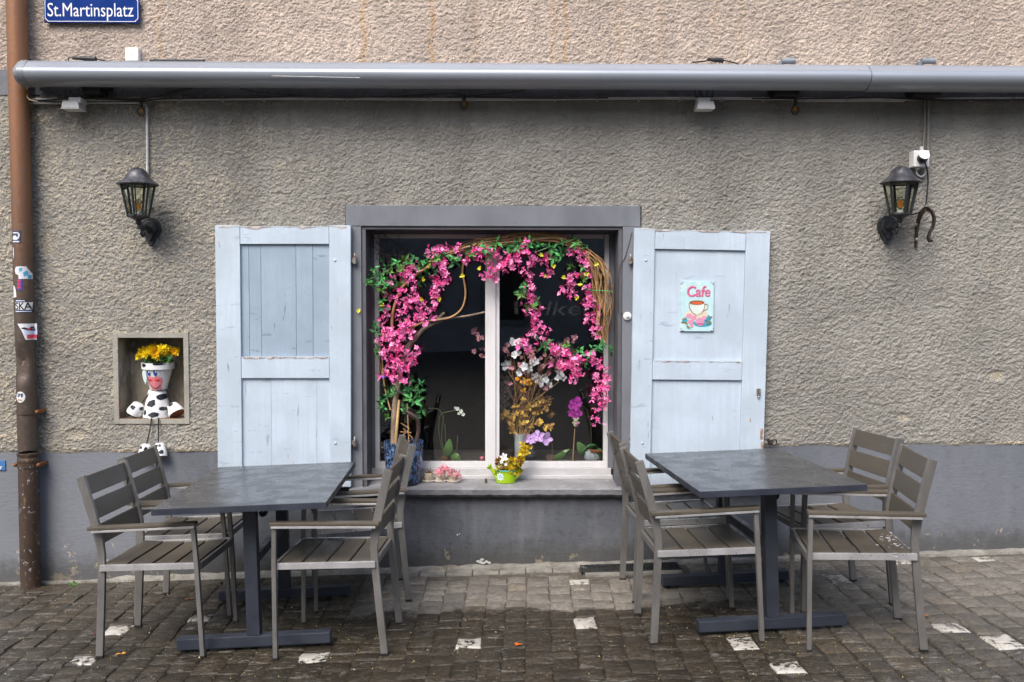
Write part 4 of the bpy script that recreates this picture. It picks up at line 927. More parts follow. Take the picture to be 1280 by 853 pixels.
sk_ = thing('socket_box', 'white outdoor socket box with its lid open and a black plug', 'socket', tuple(P(1149, 200, -.02)))
q = MB(); pbox(q, 1142.5, 1162, 188, 208.5, -.085, -.012, -.085); part('box', q, MT['whiteplastic'], sk_, bevel=.006)
q = MB(); M = Matrix.Translation(P(1155.3, 193.6, -.135)) @ Matrix.Rotation(R(62), 4, 'X'); q.lathe([(0,-.003),(.032,-.003),(.033,.0),(.032,.003),(0,.004)], 20, M); part('lid', q, simple('bright white plastic', (.85,.85,.84), .35, var=.03), sk_, smooth=True)
q = MB(); M = Matrix.Translation(P(1152, 198.5, -.085)) @ Matrix.Rotation(R(90), 4, 'X'); q.lathe([(.030, 0), (.030, .022), (.022, .028), (.016, .05), (0, .052)], 16, M); part('plug', q, MT['black'], sk_, smooth=True)
q = MB(); p = P(1152, 187, -.05); q.lathe([(.012,-.01),(.012,.014),(.009,.018),(0,.018)], 10, Matrix.Translation(p)); p = P(1147, 210, -.05); q.lathe([(.013,-.012),(.013,.01)], 10, Matrix.Translation(p)); part('gland', q, MT['greyplastic'], sk_, smooth=True)
q = MB(); q.tube(smooth_path([P(a, b, y) for a, b, y in ((1154,199.5,-.135),(1157.5,207,-.12),(1160,222,-.06),(1159,240,-.05),(1157,256,-.05),(1151,264,-.06),(1143,268,-.10),(1134,268.5,-.15),(1126,268.5,-.17))]), .0045, 8); solo('lamp_cord', q, MT['black'], 'black cord from the socket box to the right lantern', 'cord', tuple(P(1159, 240, -.05)), smooth=True)
q = MB(); q.tube(smooth_path([P(a, b, -.035) for a, b in ((1147,211),(1146,217),(1151,221),(1156,218),(1157,212))]), .0055, 8); part('cable_loop', q, MT['cable'], sk_, smooth=True)
hk = thing('iron_hook', 'rusty curled iron hook on the wall beside the right lantern', 'hook', tuple(P(1145, 300, -.02)))
MT['oldiron'] = simple('old brown iron', (.045,.033,.027), .55, .3, var=.4, vs=30, wear=(.16,.08,.045), wthr=(.55,.66), ws=30, bump=.0015, bs=120)
hp = [(1144.5,309.5,-.02),(1145,296,-.022),(1146.5,282,-.03),(1150,270,-.06),(1155,263,-.09),(1160,261.5,-.11),(1165,265,-.12),(1167.5,274,-.125),(1166,284,-.125),(1162,291.5,-.125),(1160.5,297.5,-.125),(1162.5,302,-.125),(1165,300.5,-.125)]
q = MB(); q.bar(smooth_path([P(*a) for a in hp], 5), .011, .030, Vector((1,0,.2))); part('strap', q, MT['oldiron'], hk, bevel=.001)
q = MB()
for v in (281, 299.5): q.ball(P(1146, v, -.035), .011, 8, (1,.6,1))
part('bolts', q, MT['steel'], hk, smooth=True)
q = MB(); c_ = P(967, 553, -.03); q.tube([c_+Vector((math.cos(a)*.019, -.02*math.sin(a*.5), math.sin(a)*.019)) for a in np.linspace(0, 6.28, 18)], .004, 6); p = P(961, 551, -.02); q.tube([p, p+Vector((0,-.05,0))], .011, 10)
solo('shutter_ring', q, MT['oldiron'], 'iron ring holding back the right shutter at the plinth edge', 'ring', tuple(c_), smooth=True)

# ------------------------------------------------------------------ the house across the square, seen in the panes
oh = thing('opposite_house', 'dark house across the square, seen only as a reflection in the window panes', 'house', (0, -17, 0))
om = simple('weathered render', (.42,.41,.40), .9, var=.2, vs=1); od = simple('dark window glass', (.02,.022,.025), .15)
zb = gz(0, -17)-.4; q = MB(); q.box((-15, -25, zb), (15, -17, zb+8.5)); part('wall', q, om, oh)
q = MB(); q.prism([(-15.6, zb+8.5), (15.6, zb+8.5), (15.6, zb+8.7), (-15.6, zb+8.7)], 9, Matrix.Translation((0, -25.5, 0))); part('eaves', q, od, oh)
q = MB(); q.hexa([(-15.6,-25.5,zb+8.7),(15.6,-25.5,zb+8.7),(15.6,-16.5,zb+8.7),(-15.6,-16.5,zb+8.7)], [(-15.6,-21.2,zb+11),(15.6,-21.2,zb+11),(15.6,-20.8,zb+11),(-15.6,-20.8,zb+11)]); part('roof', q, simple('brown roof tiles', (.09,.05,.035), .8), oh)
for fl in range(3):
    for i in range(9):
        x_ = -12.8+3.2*i; z_ = zb+1.1+2.6*fl; q = MB(); q.box((x_-.62, -17.02, z_-.06), (x_+.62, -16.94, z_+1.56)); f_ = part('window', q, simple('grey window frame', (.25,.25,.25), .6) if not bpy.data.materials.get('grey window frame') else bpy.data.materials['grey window frame'], oh)
        q = MB(); q.box((x_-.5, -16.939, z_+.06), (x_+.5, -16.93, z_+1.44)); part('pane', q, od, f_)
# ------------------------------------------------------------------ metal armchairs
MT['slat'] = simple('taupe composite slat', (.090,.076,.056), .5, var=.10, vs=6, bump=.0004, bs=220, scale=(.25,1,1), wear=(.12,.11,.09), wthr=(.6,.8), ws=14)
MT['frame'] = simple('brushed taupe aluminium', (.205,.196,.184), .42, .45, var=.12, vs=14, bump=.0004, bs=260, scale=(1,1,.3))
MT['rail'] = simple('brushed bright aluminium', (.56,.55,.55), .36, .6, var=.08, vs=12, scale=(.3,1,1))
MT['cap_black'] = simple('black foot cap', (.012,.012,.012), .6)
def make_chair(label):
    c = thing('armchair', label, 'chair', (0,0,0), 'metal slatted armchairs around the two tables')
    ZS = .452
    for s in (-1, 1):
        q = MB(); q.bar(smooth_path([(s*.218,-.176,.008),(s*.2205,-.158,.25),(s*.223,-.146,.44),(s*.225,-.146,.53),(s*.228,-.165,.64),(s*.231,-.205,.80),(s*.232,-.226,.878)], 3), .021, [.034]*10+[.040]*9, Vector((1,0,0))); lg = part('rear_leg', q, MT['frame'], c, local=True, bevel=.002)
        q = MB(); q.box((s*.218-.0115,-.194,0),(s*.218+.0115,-.158,.010)); part('foot_cap', q, MT['cap_black'], lg, local=True)
        q = MB(); q.bar([(s*.252,.333,.008),(s*.258,.322,.45),(s*.262,.314,.625)], .026, .021, Vector((1,0,0))); lg = part('front_leg', q, MT['frame'], c, local=True, bevel=.002)
        q = MB(); q.box((s*.252-.014,.321,0),(s*.252+.014,.345,.010)); part('foot_cap', q, MT['cap_black'], lg, local=True)
        q = MB(); q.bar([(s*.262,-.165,.620),(s*.264,.325,.630)], .044, .011, Vector((1,0,0))); ar = part('arm_rail', q, MT['rail'], c, local=True, bevel=.0015)
        q = MB(); q.bar([(s*.262,-.182,.6345),(s*.264,.330,.6445)], .048, .016, Vector((1,0,0))); part('armrest', q, MT['slat'], c, local=True, bevel=.003)
        q = MB(); q.bar([(s*.236,-.150,ZS-.016),(s*.246,.328,ZS-.014)], .016, .030, Vector((1,0,0))); part('side_rail', q, MT['rail'], c, local=True, bevel=.0015)
    q = MB(); q.bar([(-.236,.327,ZS-.020),(.236,.327,ZS-.020)], .016, .032, Vector((0,1,0))); part('front_rail', q, MT['frame'], c, local=True, bevel=.0015)
    q = MB(); q.bar([(-.228,-.142,ZS-.022),(.228,-.142,ZS-.022)], .016, .030, Vector((0,1,0))); part('back_rail', q, MT['frame'], c, local=True, bevel=.0015)
    for k in range(4):
        y0 = -.132+k*.1135; q = MB(); hz = [.000,-.006,-.008,-.004,.002]
        q.bar([(-.2275,y0+.051,ZS+hz[k]-.006),(.2275,y0+.051,ZS+hz[k]-.006)], .1005, .012, Vector((0,1,(hz[k+1]-hz[k])/.11))); part('seat_slat', q, MT['slat'], c, local=True, bevel=.0025)
    def back(z):
        if z < .64: return -.146-.019*max(0, (z-.53)/.11)
        if z < .80: return -.165-.040*(z-.64)/.16
        return -.205-.021*(z-.80)/.078
    for z0, z1 in ((.546,.640),(.664,.757),(.781,.873)):
        q = MB(); q.bar([(-.2195,(back(z0)+back(z1))/2+.002,(z0+z1)/2),(.2195,(back(z0)+back(z1))/2+.002,(z0+z1)/2)], z1-z0, .013, Vector((0,back(z1)-back(z0),z1-z0)).normalized()); part('back_slat', q, MT['slat'], c, local=True, bevel=.0025)
    q = MB()
    for s in (-1, 1):
        for z in (.652, .769): q.box((s*.2195-.008*(s > 0)-.0, back(z)-.012, z-.016),(s*.2195+.008*(s < 0), back(z)-.005, z+.016))
    part('back_brackets', q, MT['frame'], c, local=True)
    return c
chairs = [(-1.762,-1.131,-1.588,'slatted armchair at the left table nearest the downpipe and the viewer'),(-1.822,-.546,-1.555,'slatted armchair at the left table under the cow planter, by the wall'),
 (-.730,-1.209,1.527,'slatted armchair on the window side of the left table, nearer the viewer'),(-.758,-.447,1.803,'slatted armchair turned askew on the window side of the left table, by the blue pot'),
 (.880,-1.188,-1.538,'slatted armchair on the window side of the right table, nearer the viewer'),(.884,-.549,-1.539,'slatted armchair on the window side of the right table, by the sill'),
 (1.769,-1.362,1.414,'slatted armchair at the far right nearest the viewer, white drips on its seat'),(1.853,-.748,1.672,'slatted armchair at the far right by the plinth, behind the dripped one')]
c0 = make_chair(chairs[0][3]); rc = random.Random(4)
for i, (x, y, r, lab) in enumerate(chairs):
    c = c0 if i == 0 else copy_tree(c0); c['label'] = lab; c.matrix_basis = gmat(x, y, r)
    if i == 6:
        q = MB(); M = gmat(x, y, r)
        for k in range(40): a, b = rc.gauss(-.03, .12), -.10+rc.gauss(0, .035); q.lathe([(rc.uniform(.003,.010), .4535+.0005), (0, .4545)], 6, M @ Matrix.Translation((a*.9, b, 0)))
        o = bpy.data.objects.new('bird_dropping', q.mesh('bird_dropping', simple('white dropping', (.6,.6,.62), .5), shift=None)); COL.objects.link(o); o.parent = c; o.matrix_parent_inverse = gmat(x, y, r).inverted()

# ------------------------------------------------------------------ tables
def wettop():
    t = NT('wet slate grey table top'); c = t.coord(False)
    n1 = t.noise(c, 7, 5, .6, .4); n2 = t.noise(t.coord(False, (1,1.9,1)), 17, 4, .62, .8); n3 = t.noise(c, 210, 3, .6)
    edge = t.math('ABSOLUTE', t.math('SUBTRACT', n2, .5)); mark = t.math('MULTIPLY', t.ramp(edge, .0, .012, 1, 0), t.ramp(n1, .48, .62))
    col = t.mix(t.ramp(n1, .35, .65), (.046,.050,.056), (.062,.067,.074))
    col = t.mix(t.ramp(n3, .62, .74, 0, .4), col, (.10,.105,.11)); col = t.mix(t.math('MULTIPLY', mark, .8), col, (.018,.02,.024))
    t.set(col, t.ramp(n1, .40, .60, .34, .20)); t.b.inputs['Specular IOR Level'].default_value = .55
    t.bump(t.math('ADD', t.math('MULTIPLY', t.ramp(n2, .47, .53), t.math('MULTIPLY', t.ramp(n1, .45, .6), .5)), t.math('ADD', t.math('MULTIPLY', n1, .3), t.math('MULTIPLY', n3, .12))), .0016, .6); return t.mat
MT['tabletop'] = wettop()
MT['base'] = simple('dark blue grey steel', (.034,.040,.055), .42, .1, var=.12, vs=8, bump=.0005, bs=160)
def make_table(label):
    t_ = thing('table', label, 'table', (0,0,0), 'dark metal café tables')
    W, L, H = .7975, 1.2, .742
    q = MB(); q.box((-W/2,-L/2,H-.030),(W/2,L/2,H)); q.m = [0,1,0,0,0,0]; part('tabletop', q, [MT['base'], MT['tabletop']], t_, local=True, bevel=.0018)
    for s in (-1, 1):
        y = s*.385
        q = MB(); q.box((-.368,y-.03,.016),(.368,y+.03,.072)); br = part('base_bar', q, MT['base'], t_, local=True, bevel=.006)
        for sx in (-1, 1):
            q = MB(); q.lathe([(.018,0),(.018,.010),(.012,.017)], 12, Matrix.Translation((sx*.335,y,0))); part('foot', q, MT['black'], br, local=True)
        q = MB(); q.box((-.031,y-.031,.0715),(.031,y+.031,H-.034)); part('column', q, MT['base'], t_, local=True, bevel=.003)
        q = MB(); q.box((-.25,y-.028,H-.036),(.25,y+.028,H-.0305)); part('top_plate', q, MT['base'], t_, local=True)
    q = MB(); q.box((-.018,-.353,.40),(.018,.353,.445)); part('stretcher', q, MT['base'], t_, local=True, bevel=.002)
    q = MB(); q.tube(smooth_path([(.065,-.33,H-.032),(.066,-.33,H-.07),(.060,-.335,H-.095),(.045,-.335,H-.100),(.036,-.335,H-.085)]), .011, 8); part('folding_latch', q, MT['black'], t_, local=True, smooth=True)
    return t_
tables = [(-1.232,-.906,.051,'dark wet table in front of the left shutter'),(1.290,-.891,.058,'dark wet table in front of the right shutter')]
t0 = make_table(tables[0][3])
for i, (x, y, r, lab) in enumerate(tables):
    t_ = t0 if i == 0 else copy_tree(t0); t_['label'] = lab; t_.matrix_basis = gmat(x, y, r)

# ------------------------------------------------------------------ cow planter in the niche
cw = flat('gloss white glaze', (.80,.80,.80), .22); MT['terracotta'] = simple('terracotta', (.30,.10,.05), .8, var=.25, vs=20)
cb = flat('black glaze', (.015,.016,.02), .3); cpk = flat('pink glaze', (.80,.25,.28), .35); crd = flat('red glaze', (.75,.04,.04), .35); cbl = flat('blue glaze', (.03,.07,.35), .3)
YC = .072
cow = thing('cow_planter', 'white cow made of flower pots with black spots, sitting in the wall niche', 'planter', (X(196.5, 500, YC), YC, nic[2]))
cx = X(196.5, 500, YC); k_ = px(YC-.06)
def lz(v): return P(196, v, YC-.06).z
def lxp(u): return P(u, 490, YC-.06).x
def conesurf(prof, xc, yc, d):
    rs_ = [p_[0] for p_ in prof]; zs_ = [p_[1] for p_ in prof]
    def f(x, z):
        r = float(np.interp(z, zs_, rs_)); dx = max(-r*.99, min(r*.99, x-xc)); return yc-math.sqrt(r*r-dx*dx)-d
    return f
bprof = [(17.6*k_, nic[2]+.001), (17.9*k_, lz(521)), (10.6*k_, lz(489.5)), (10.2*k_, lz(488.5))]
q = MB(); q.lathe([(a, b) for a, b in bprof]+[(0, lz(488.4))], 28, Matrix.Translation((cx, YC, 0))); body = part('body_pot', q, cw, cow, smooth=True)
q = MB(); sf = conesurf(bprof, cx, YC, .0015); T = lambda u, v: (lxp(u), lz(v)); E_ = lambda u, v, a, b, rot=0, s=0: ell(lxp(u), lz(v), a*k_, b*k_, 14, rot, .35, s)
for i, a in enumerate(((201.5,496.5,6.6,3.6,.1),(189.5,504.5,6,4,.5),(203.5,511.2,4.6,2.3,-.1),(193,518,7,3,.05),(212,512,2,4,0),(181,516,2.2,3,0))): decal(q, E_(*a, i), sf)
part('spots', q, cb, body)
hcx = cx+1.8*k_
hprof = [(10.4*k_, lz(488)), (17.2*k_, lz(463)), (17.4*k_, lz(462.5)), (19.6*k_, lz(462)), (20.2*k_, lz(454))]
q = MB(); q.lathe([(0, lz(488.2))]+hprof+[(18.6*k_, lz(454)), (17*k_, lz(457.5)), (0, lz(457.6))], 30, Matrix.Translation((hcx, YC, 0))); head = part('head_pot', q, cw, cow, smooth=True)
hs = conesurf(hprof, hcx, YC, .0015)
q = MB(); decal(q, [T(*c_) for c_ in ((185.3,471.5),(190,470.5),(194,471.6),(198,470.6),(202.6,472),(203,477),(201.3,483),(200.5,487.7),(190,487.7),(187.5,482),(185.6,477))], hs); part('snout', q, cpk, head)
hs2 = conesurf(hprof, hcx, YC, .0030); hs3 = conesurf(hprof, hcx, YC, .0024)
q = MB(); decal(q, E_(188.6,475.2,2.6,1.2), hs2, 2); decal(q, E_(197.6,475.4,2.9,1.2), hs2, 2); part('nostrils', q, crd, head)
q = MB(); pts = [T(188.5+i*1.15, 480.5+5*math.sin(math.pi*(i+.5)/11)**.8) for i in range(11)]
q.tube([(a, hs2(a, b), b) for a, b in pts], .0016, 5); q.tube([(a, hs2(a, b), b) for a, b in [T(188+i*2, 488.3) for i in range(11)]], .003, 5); part('smile', q, cb, head)
q = MB(); decal(q, E_(187.4,466.4,2.1,3.9,.25), hs3, 2); decal(q, E_(195.9,466.2,2.2,4,.1), hs3, 2); part('eyes', q, cbl, head)
q = MB(); decal(q, E_(188.2,464.8,.8,1.7), hs2, 2); decal(q, E_(196.9,464.2,.8,1.7), hs2, 2); decal(q, E_(199.8,467,.9,3), hs2, 2); part('eye_whites', q, cw, head)
q = MB(); rim = conesurf([(19.6*k_, lz(462)), (20.2*k_, lz(454))], hcx, YC, .0015)
for a in ((182,456.5,3,2.4),(201,454.9,7,1.4),(217.5,457.5,1.8,3.6)): decal(q, E_(*a, 0, 2), rim, 2)
decal(q, E_(210,485,1.6,3.2,-.3), hs, 2); part('rim_spots', q, cb, head)
q = MB(); q.prism([T(*c_) for c_ in ((180,463),(184,464),(185,474),(183.4,481),(180.6,475),(179,468))], .012, Matrix.Translation((0, YC-.075, 0))); part('ear', q, flat('pale mint glaze', (.62,.74,.74), .3), head, bevel=.003)
q = MB(); q.lathe([(0, lz(456.8)), (17.2*k_, lz(456.5)), (0, lz(455.5))], 20, Matrix.Translation((hcx, YC, 0))); part('soil', q, simple('potting soil', (.02,.014,.01), .9), head)
def limbpot(name, u, v, y, r0, r1, ln, rx, ry, spots, seed):
    """open end first"""
    M = Matrix.Translation(P(u, v, y)) @ Euler((rx, ry, 0)).to_matrix().to_4x4()
    q = MB(); q.lathe([(r0*.85, .006), (r0*.9, 0), (r0, 0), (r0*1.0, ln*.25), (r1, ln*.95), (r1*.8, ln), (0, ln)], 20, M); o = part(name, q, cw, cow, smooth=True)
    q = MB(); q.lathe([(r0*.88, .002), (0, .003)], 16, M); part('open_end', q, MT['terracotta'], o)
    q = MB(); r_ = random.Random(seed)
    for a, h, sa, sh in spots:
        poly = ell(a, h, sa, sh, 12, 0, .4, seed); rr_ = lambda z: (r0+(r1-r0)*max(0, z/ln-.25)/.7)+.0012
        vs = [M @ Vector((rr_(z)*math.cos(a_), rr_(z)*math.sin(a_), z)) for a_, z in [(a, h)]+poly]; q.add(vs, [(0, 1+i, 1+(i+1) % 12) for i in range(12)])
    part('spots', q, cb, o)
limbpot('arm_pot', 167.5, 517, .035, .048, .032, .072, R(4), R(28), ((-1.9,.045,.45,.014),(-.4,.055,.4,.012)), 1)
limbpot('arm_pot', 221.5, 518, .025, .052, .034, .075, R(-22), R(-36), ((-1.4,.062,.4,.012),(-2.7,.04,.5,.014)), 2)
q = MB()
for a, b in (((186.5,492),(178,503)),((209,492),(214,503))): q.tube([P(*a, .03), P(*b, .03)], .0045, 6)
part('arm_wire', q, MT['black'], cow)
for (a, b, c_) in (((189.2,523,.0),(187,540,-.035),(183.2,556,-.045)),((198.2,523,.0),(198.1,540,-.035),(198,555,-.045))):
    q = MB(); q.tube([P(*a)+Vector((0,0,.004)), P(a[0],a[1]+1.5,-.03), P(*b), P(*c_)], .0042, 6); part('leg_wire', q, MT['black'], cow)
limbpot('foot_pot', 180.5, 571, -.062, .040, .027, .078, R(8), R(12), ((-1.2,.062,.4,.012),(-2.3,.062,.35,.010),(-1.9,.03,.4,.012)), 3)
limbpot('foot_pot', 200.6, 571, -.062, .041, .027, .084, R(-14), R(-8), ((-1.9,.066,.35,.010),(-1.3,.066,.35,.010),(-2.2,.035,.4,.012),(-1.0,.025,.35,.014)), 4)

# ------------------------------------------------------------------ flowers: shared shapes
def petalflower(np_, r, cup, w_, seed, n_in=1, layers=1, jit=.2):
    r_ = random.Random(seed); mb = MB()
    for L_ in range(layers):
        for i in range(np_):
            a = 2*math.pi*(i+.5*L_)/np_+r_.uniform(-jit, jit); rr_ = r*(1-.22*L_)*r_.uniform(.8, 1.12); c_ = cup+.35*L_+r_.uniform(-.25, .25); ww = w_*r_.uniform(.8, 1.15)
            d = Vector((math.cos(a), math.sin(a), 0)); s = Vector((-math.sin(a), math.cos(a), 0)); u_ = Vector((0,0,1))
            p0 = d*r*.06; p1 = d*rr_*.55+u_*rr_*.55*math.tan(c_*.6)+Vector((0,0,0)); p2 = d*rr_+u_*rr_*math.tan(c_)*.8
            up_ = u_*ww*rr_*.25
            mb.add([p0, p1-s*ww*rr_*.5+up_, p1, p1+s*ww*rr_*.5+up_, p2-s*ww*rr_*.22, p2+s*ww*rr_*.22], [(0,1,2),(0,2,3),(1,4,2),(2,4,5),(2,5,3)])
    return mb
def leafspray(n, L_, seed, w_=.42, spread=.10, droop=.3):
    r_ = random.Random(seed); mb = MB()
    for i in range(n):
        a = r_.uniform(0, 6.28); e = r_.uniform(-.3, .9); d = Vector((math.cos(a)*math.cos(e), math.sin(a)*math.cos(e), math.sin(e))); s = d.cross(Vector((r_.uniform(-.5,.5), r_.uniform(-.5,.5), 1))).normalized(); n_ = s.cross(d)
        o_ = Vector((r_.gauss(0, spread), r_.gauss(0, spread), r_.gauss(0, spread)))*.2; l = L_*r_.uniform(.7, 1.2); ww = l*w_
        mb.add([o_, o_+d*l*.45-s*ww*.5+n_*l*.06, o_+d*l*.5-n_*l*.02, o_+d*l*.45+s*ww*.5+n_*l*.06, o_+d*l-n_*l*droop*.5], [(0,1,2),(0,2,3),(1,4,2),(2,4,3)])
    return mb
def petalmat(name, col, isl=.35, rough=.5, sub=.0, tl=.0):
    t = simple(name, col, rough, var=.10, vs=30, isl=isl); return t
pinks = [petalmat('hot pink silk', (.88,.09,.38)), petalmat('mid pink silk', (.90,.20,.49)), petalmat('pale pink silk', (.92,.34,.60), .25)]
greens = [petalmat('bright green silk leaf', (.065,.30,.065), .4), petalmat('deep green silk leaf', (.032,.17,.045), .4), petalmat('yellow green leaf', (.09,.20,.03), .5)]
def cluster(seed):
    r_ = random.Random(seed); mb = MB()
    for j in range(6):
        f = petalflower(4+(j+seed) % 2, r_.uniform(.011, .021), r_.uniform(.1, .9), r_.uniform(.55, .85), seed*7+j)
        M = Matrix.Translation((r_.gauss(0, .013), r_.gauss(0, .017), r_.gauss(0, .010))) @ Euler((r_.gauss(0, .7), r_.gauss(0, .7), r_.uniform(0, 6.28))).to_matrix().to_4x4(); mb.m_ = j
        mb.cm = (seed+j*(1+seed % 2)) % 3; mb.add([M @ Vector(p) for p in f.v], f.f)
    return mb
blo = [cluster(20+i).mesh('blossom', pinks) for i in range(12)]
spr = [leafspray(7, .056, 40+i, spread=0).mesh('leaf_spray', greens[(0, 1, 0, 1, 2)[i % 5]]) for i in range(8)]
def facing(r_, y_=-1, tilt=.8):
    d = Vector((r_.gauss(0, tilt*.6), y_, r_.gauss(.1, tilt*.6))).normalized(); return d.to_track_quat('Z', 'Y').to_matrix().to_4x4() @ Matrix.Rotation(r_.uniform(0, 6.28), 4, 'Z')

# yellow chrysanthemum in the cow's head
chs = thing('chrysanthemum', 'yellow chrysanthemum growing out of the cow planter head', 'flower', (hcx, YC, lz(455.5)))
ylw = [petalmat('yellow petals', (.86,.66,.012), .12), petalmat('amber petals', (.82,.50,.01), .15)]
ym = [petalflower(12, .034, .45, .42, 70+i, layers=3).mesh('bloom', ylw[i % 3 == 2]) for i in range(5)]
r_ = random.Random(21)
for u, v, s_ in ((174,445.5,.7),(179,441,.95),(183,443.5,.8),(188,438.5,1.1),(186,446,.8),(193,441.5,1.1),(196,435.5,1),(200,440,1.2),(203,437,1),(206,443.5,.8),(211,437.5,.8),(213,443,.85),(218,440.5,.9),(220,438.5,.8),(191,436,.9),(198,446,.8),(176,441,.6),(208,440,.8)):
    p = P(u, v, YC-.02+r_.uniform(-.05, .05)); inst('bloom', ym[r_.randrange(5)], chs, Matrix.Translation(p-Vector((hcx, YC, lz(455.5)))) @ facing(r_, -1, .7) @ Matrix.Scale(s_, 4))
cl = [leafspray(14, .034, 60+i, .5, 0).mesh('leaf_spray', greens[1 if i else 2]) for i in range(3)]
for i in range(22): p = P(r_.uniform(183, 215), r_.uniform(445, 454), YC+r_.uniform(-.07, .05)); inst('leaf_spray', cl[i % 3], chs, Matrix.Translation(p-Vector((hcx, YC, lz(455.5)))) @ facing(r_, -.6, 1) @ Matrix.Scale(r_.uniform(.6, 1), 4))
q = MB()
for i in range(16): p = P(r_.uniform(178, 216), r_.uniform(440, 446), YC+r_.uniform(-.04, .04)); q.tube([(hcx+r_.uniform(-.04,.04), YC+r_.uniform(-.04,.04), lz(457)), p], .0018, 5)
part('stems', q, greens[1], chs)

# ------------------------------------------------------------------ blue pot and the flower arch
YPOT = .075
bp = thing('glazed_pot', 'blue and black glazed pot on the left end of the window sill', 'pot', (X(505, 600, YPOT), YPOT, sillz(YPOT)))
t = NT('mottled blue glaze'); c = t.coord(False); v1 = t.noise(t.coord(False, (1,1,.6)), 34, 5, .75, 1.5)
t.set(t.mix(t.ramp(v1, .47, .56), (.012,.017,.026), (.10,.20,.42)), .16); t.val(t.b.inputs['Base Color'], t.mix(t.ramp(t.noise(c, 60, 4), .6, .68), t.mix(t.ramp(v1, .47, .58), (.012,.017,.026), (.11,.20,.40)), (.32,.42,.60))); t.bump(v1, .002, .5); MT['glaze'] = t.mat
pk = px(YPOT-.08); zr = P(505, 555, YPOT-.12).z; zb0 = sillz(YPOT); rp = 25.4*pk
q = MB(); q.lathe([(rp*.80, zb0), (rp*.84, zb0+.006), (rp*.93, zb0+(zr-zb0)*.4), (rp*.985, zr-.02), (rp*1.0, zr-.006), (rp*.985, zr), (rp*.93, zr), (rp*.90, zr-.03), (rp*.88, zr-.04)], 36, Matrix.Translation((X(505, 600, YPOT), YPOT, 0))); part('pot', q, MT['glaze'], bp, smooth=True)
q = MB(); q.lathe([(rp*.885, zr-.038), (0, zr-.03)], 24, Matrix.Translation((X(505, 600, YPOT), YPOT, 0))); part('soil', q, simple('pot soil', (.03,.02,.014), .95, bump=.004), bp)
ORG = Vector((X(503, 550, .09), .09, zr-.03))
arch = thing('flower_arch', 'arch of vines with pink blossom garlands growing from the blue pot across the window', 'flower arch', tuple(ORG))
bark = simple('pale bark', (.25,.19,.14), .85, var=.4, vs=18, bump=.004, bs=60, scale=(1,1,.5)); vine = simple('tan vine', (.36,.20,.085), .6, var=.35, vs=12, isl=.25); dark = simple('dark curled bark', (.055,.035,.03), .6, var=.4, vs=30); straw = simple('straw twig', (.42,.26,.12), .65, var=.3, vs=10, isl=.3)
AP = lambda pts, n=5: smooth_path([P(a, b, y) for a, b, y in pts], n)
def taper(n, a, b): return [a+(b-a)*i/(n-1) for i in range(n)]
def branch(name, pts, a, b, mt, n=8):
    p = AP(pts); q = MB(); q.tube(p, taper(len(p), a, b), n); return part(name, q, mt, arch, smooth=True)
branch('trunk', ((491.5,556,.09),(492.5,520,.10),(495,497,.11),(499,470,.12),(505,448,.13),(511,432,.14)), .018, .020, bark)
branch('trunk', ((494.5,556,.07),(496.5,528,.06),(499,500,.07)), .010, .008, straw)
branch('thick_branch', ((509,440,.14),(512,431,.135),(520,422,.125),(530,411,.115),(543,404,.11),(553,401,.11)), .020, .009, bark)
branch('stub', ((543,404,.11),(549,397,.10),(556,391,.10)), .012, .009, bark)
branch('branch', ((511,414,.12),(520,407,.11),(534,402,.10),(547,400,.095),(558,398,.095),(568,397,.10),(585,395,.11),(606,390.5,.12)), .010, .006, bark)
branch('vine', ((505,420,.12),(517,409,.10),(534,402,.09),(550,400,.088),(563,397,.088),(574,390,.09),(580,380,.09),(582,366,.09),(580,350,.09),(578,340,.09),(580,328,.10),(584,318,.11)), .0075, .006, vine)
branch('vine', ((491,424,.09),(490,402,.08),(493,383,.08),(501,362,.08),(514,349,.08),(528,338,.085),(546,328,.10),(566,318,.10),(590,309,.11),(620,302,.12)), .010, .006, vine)
branch('curled_bark', ((519,555,.08),(523,540,.08),(522,525,.06),(514,518,.05),(506,513,.06),(503,503,.10),(510,498,.12)), .014, .011, dark); branch('curled_bark', ((490,485,.06),(498,490,.05),(506,494,.07),(512,502,.09)), .009, .007, dark)
branch('vine', ((477,440,.13),(479,470,.12),(482,490,.11),(488,513,.10)), .006, .005, straw); branch('vine', ((472,430,.15),(475,455,.14),(480,480,.13)), .004, .003, straw)
r_ = random.Random(8)
def bundle(name, inner, outer, n, y0, y1, r0, mt, wob=3.0):
    q = MB()
    for i in range(n):
        t_ = r_.random(); a, b = sorted((r_.uniform(0, .45), r_.uniform(.55, 1))) if r_.random() < .6 else (0, 1); pts = []; yy_ = r_.uniform(y0, y1); m_ = len(inner)
        for k in range(m_):
            f = k/(m_-1)
            if a-.12 <= f <= b+.12: t_ = min(1.05, max(-.05, t_+r_.gauss(0, .14))); u = inner[k][0]*(1-t_)+outer[k][0]*t_; v = inner[k][1]*(1-t_)+outer[k][1]*t_; pts.append(P(u+r_.gauss(0, wob*.3), v+r_.gauss(0, wob*.3), yy_+r_.gauss(0, .008)))
        if len(pts) > 2: p = smooth_path(pts, 4); rr_ = r0*r_.choice((.5, .6, .8, 1, 1.3)); q.tube(p, taper(len(p), rr_, rr_*.6), 5)
    o = part(name, q, mt, arch, smooth=True); o['kind'] = 'stuff'; return o
bi = [(716,309),(728,320),(736,334),(740,350),(742,368),(744,386),(746,402),(749,418),(752,432)]
bo = [(722,303),(738,312),(752,325),(760,342),(763.5,360),(764,378),(761,398),(759,414),(757,428)]
bundle('twig_bundle', bi, bo, 19, .05, .16, .0048, straw, 6.0); bundle('twig_bundle', bi, bo, 11, .06, .14, .0062, vine, 6.0)
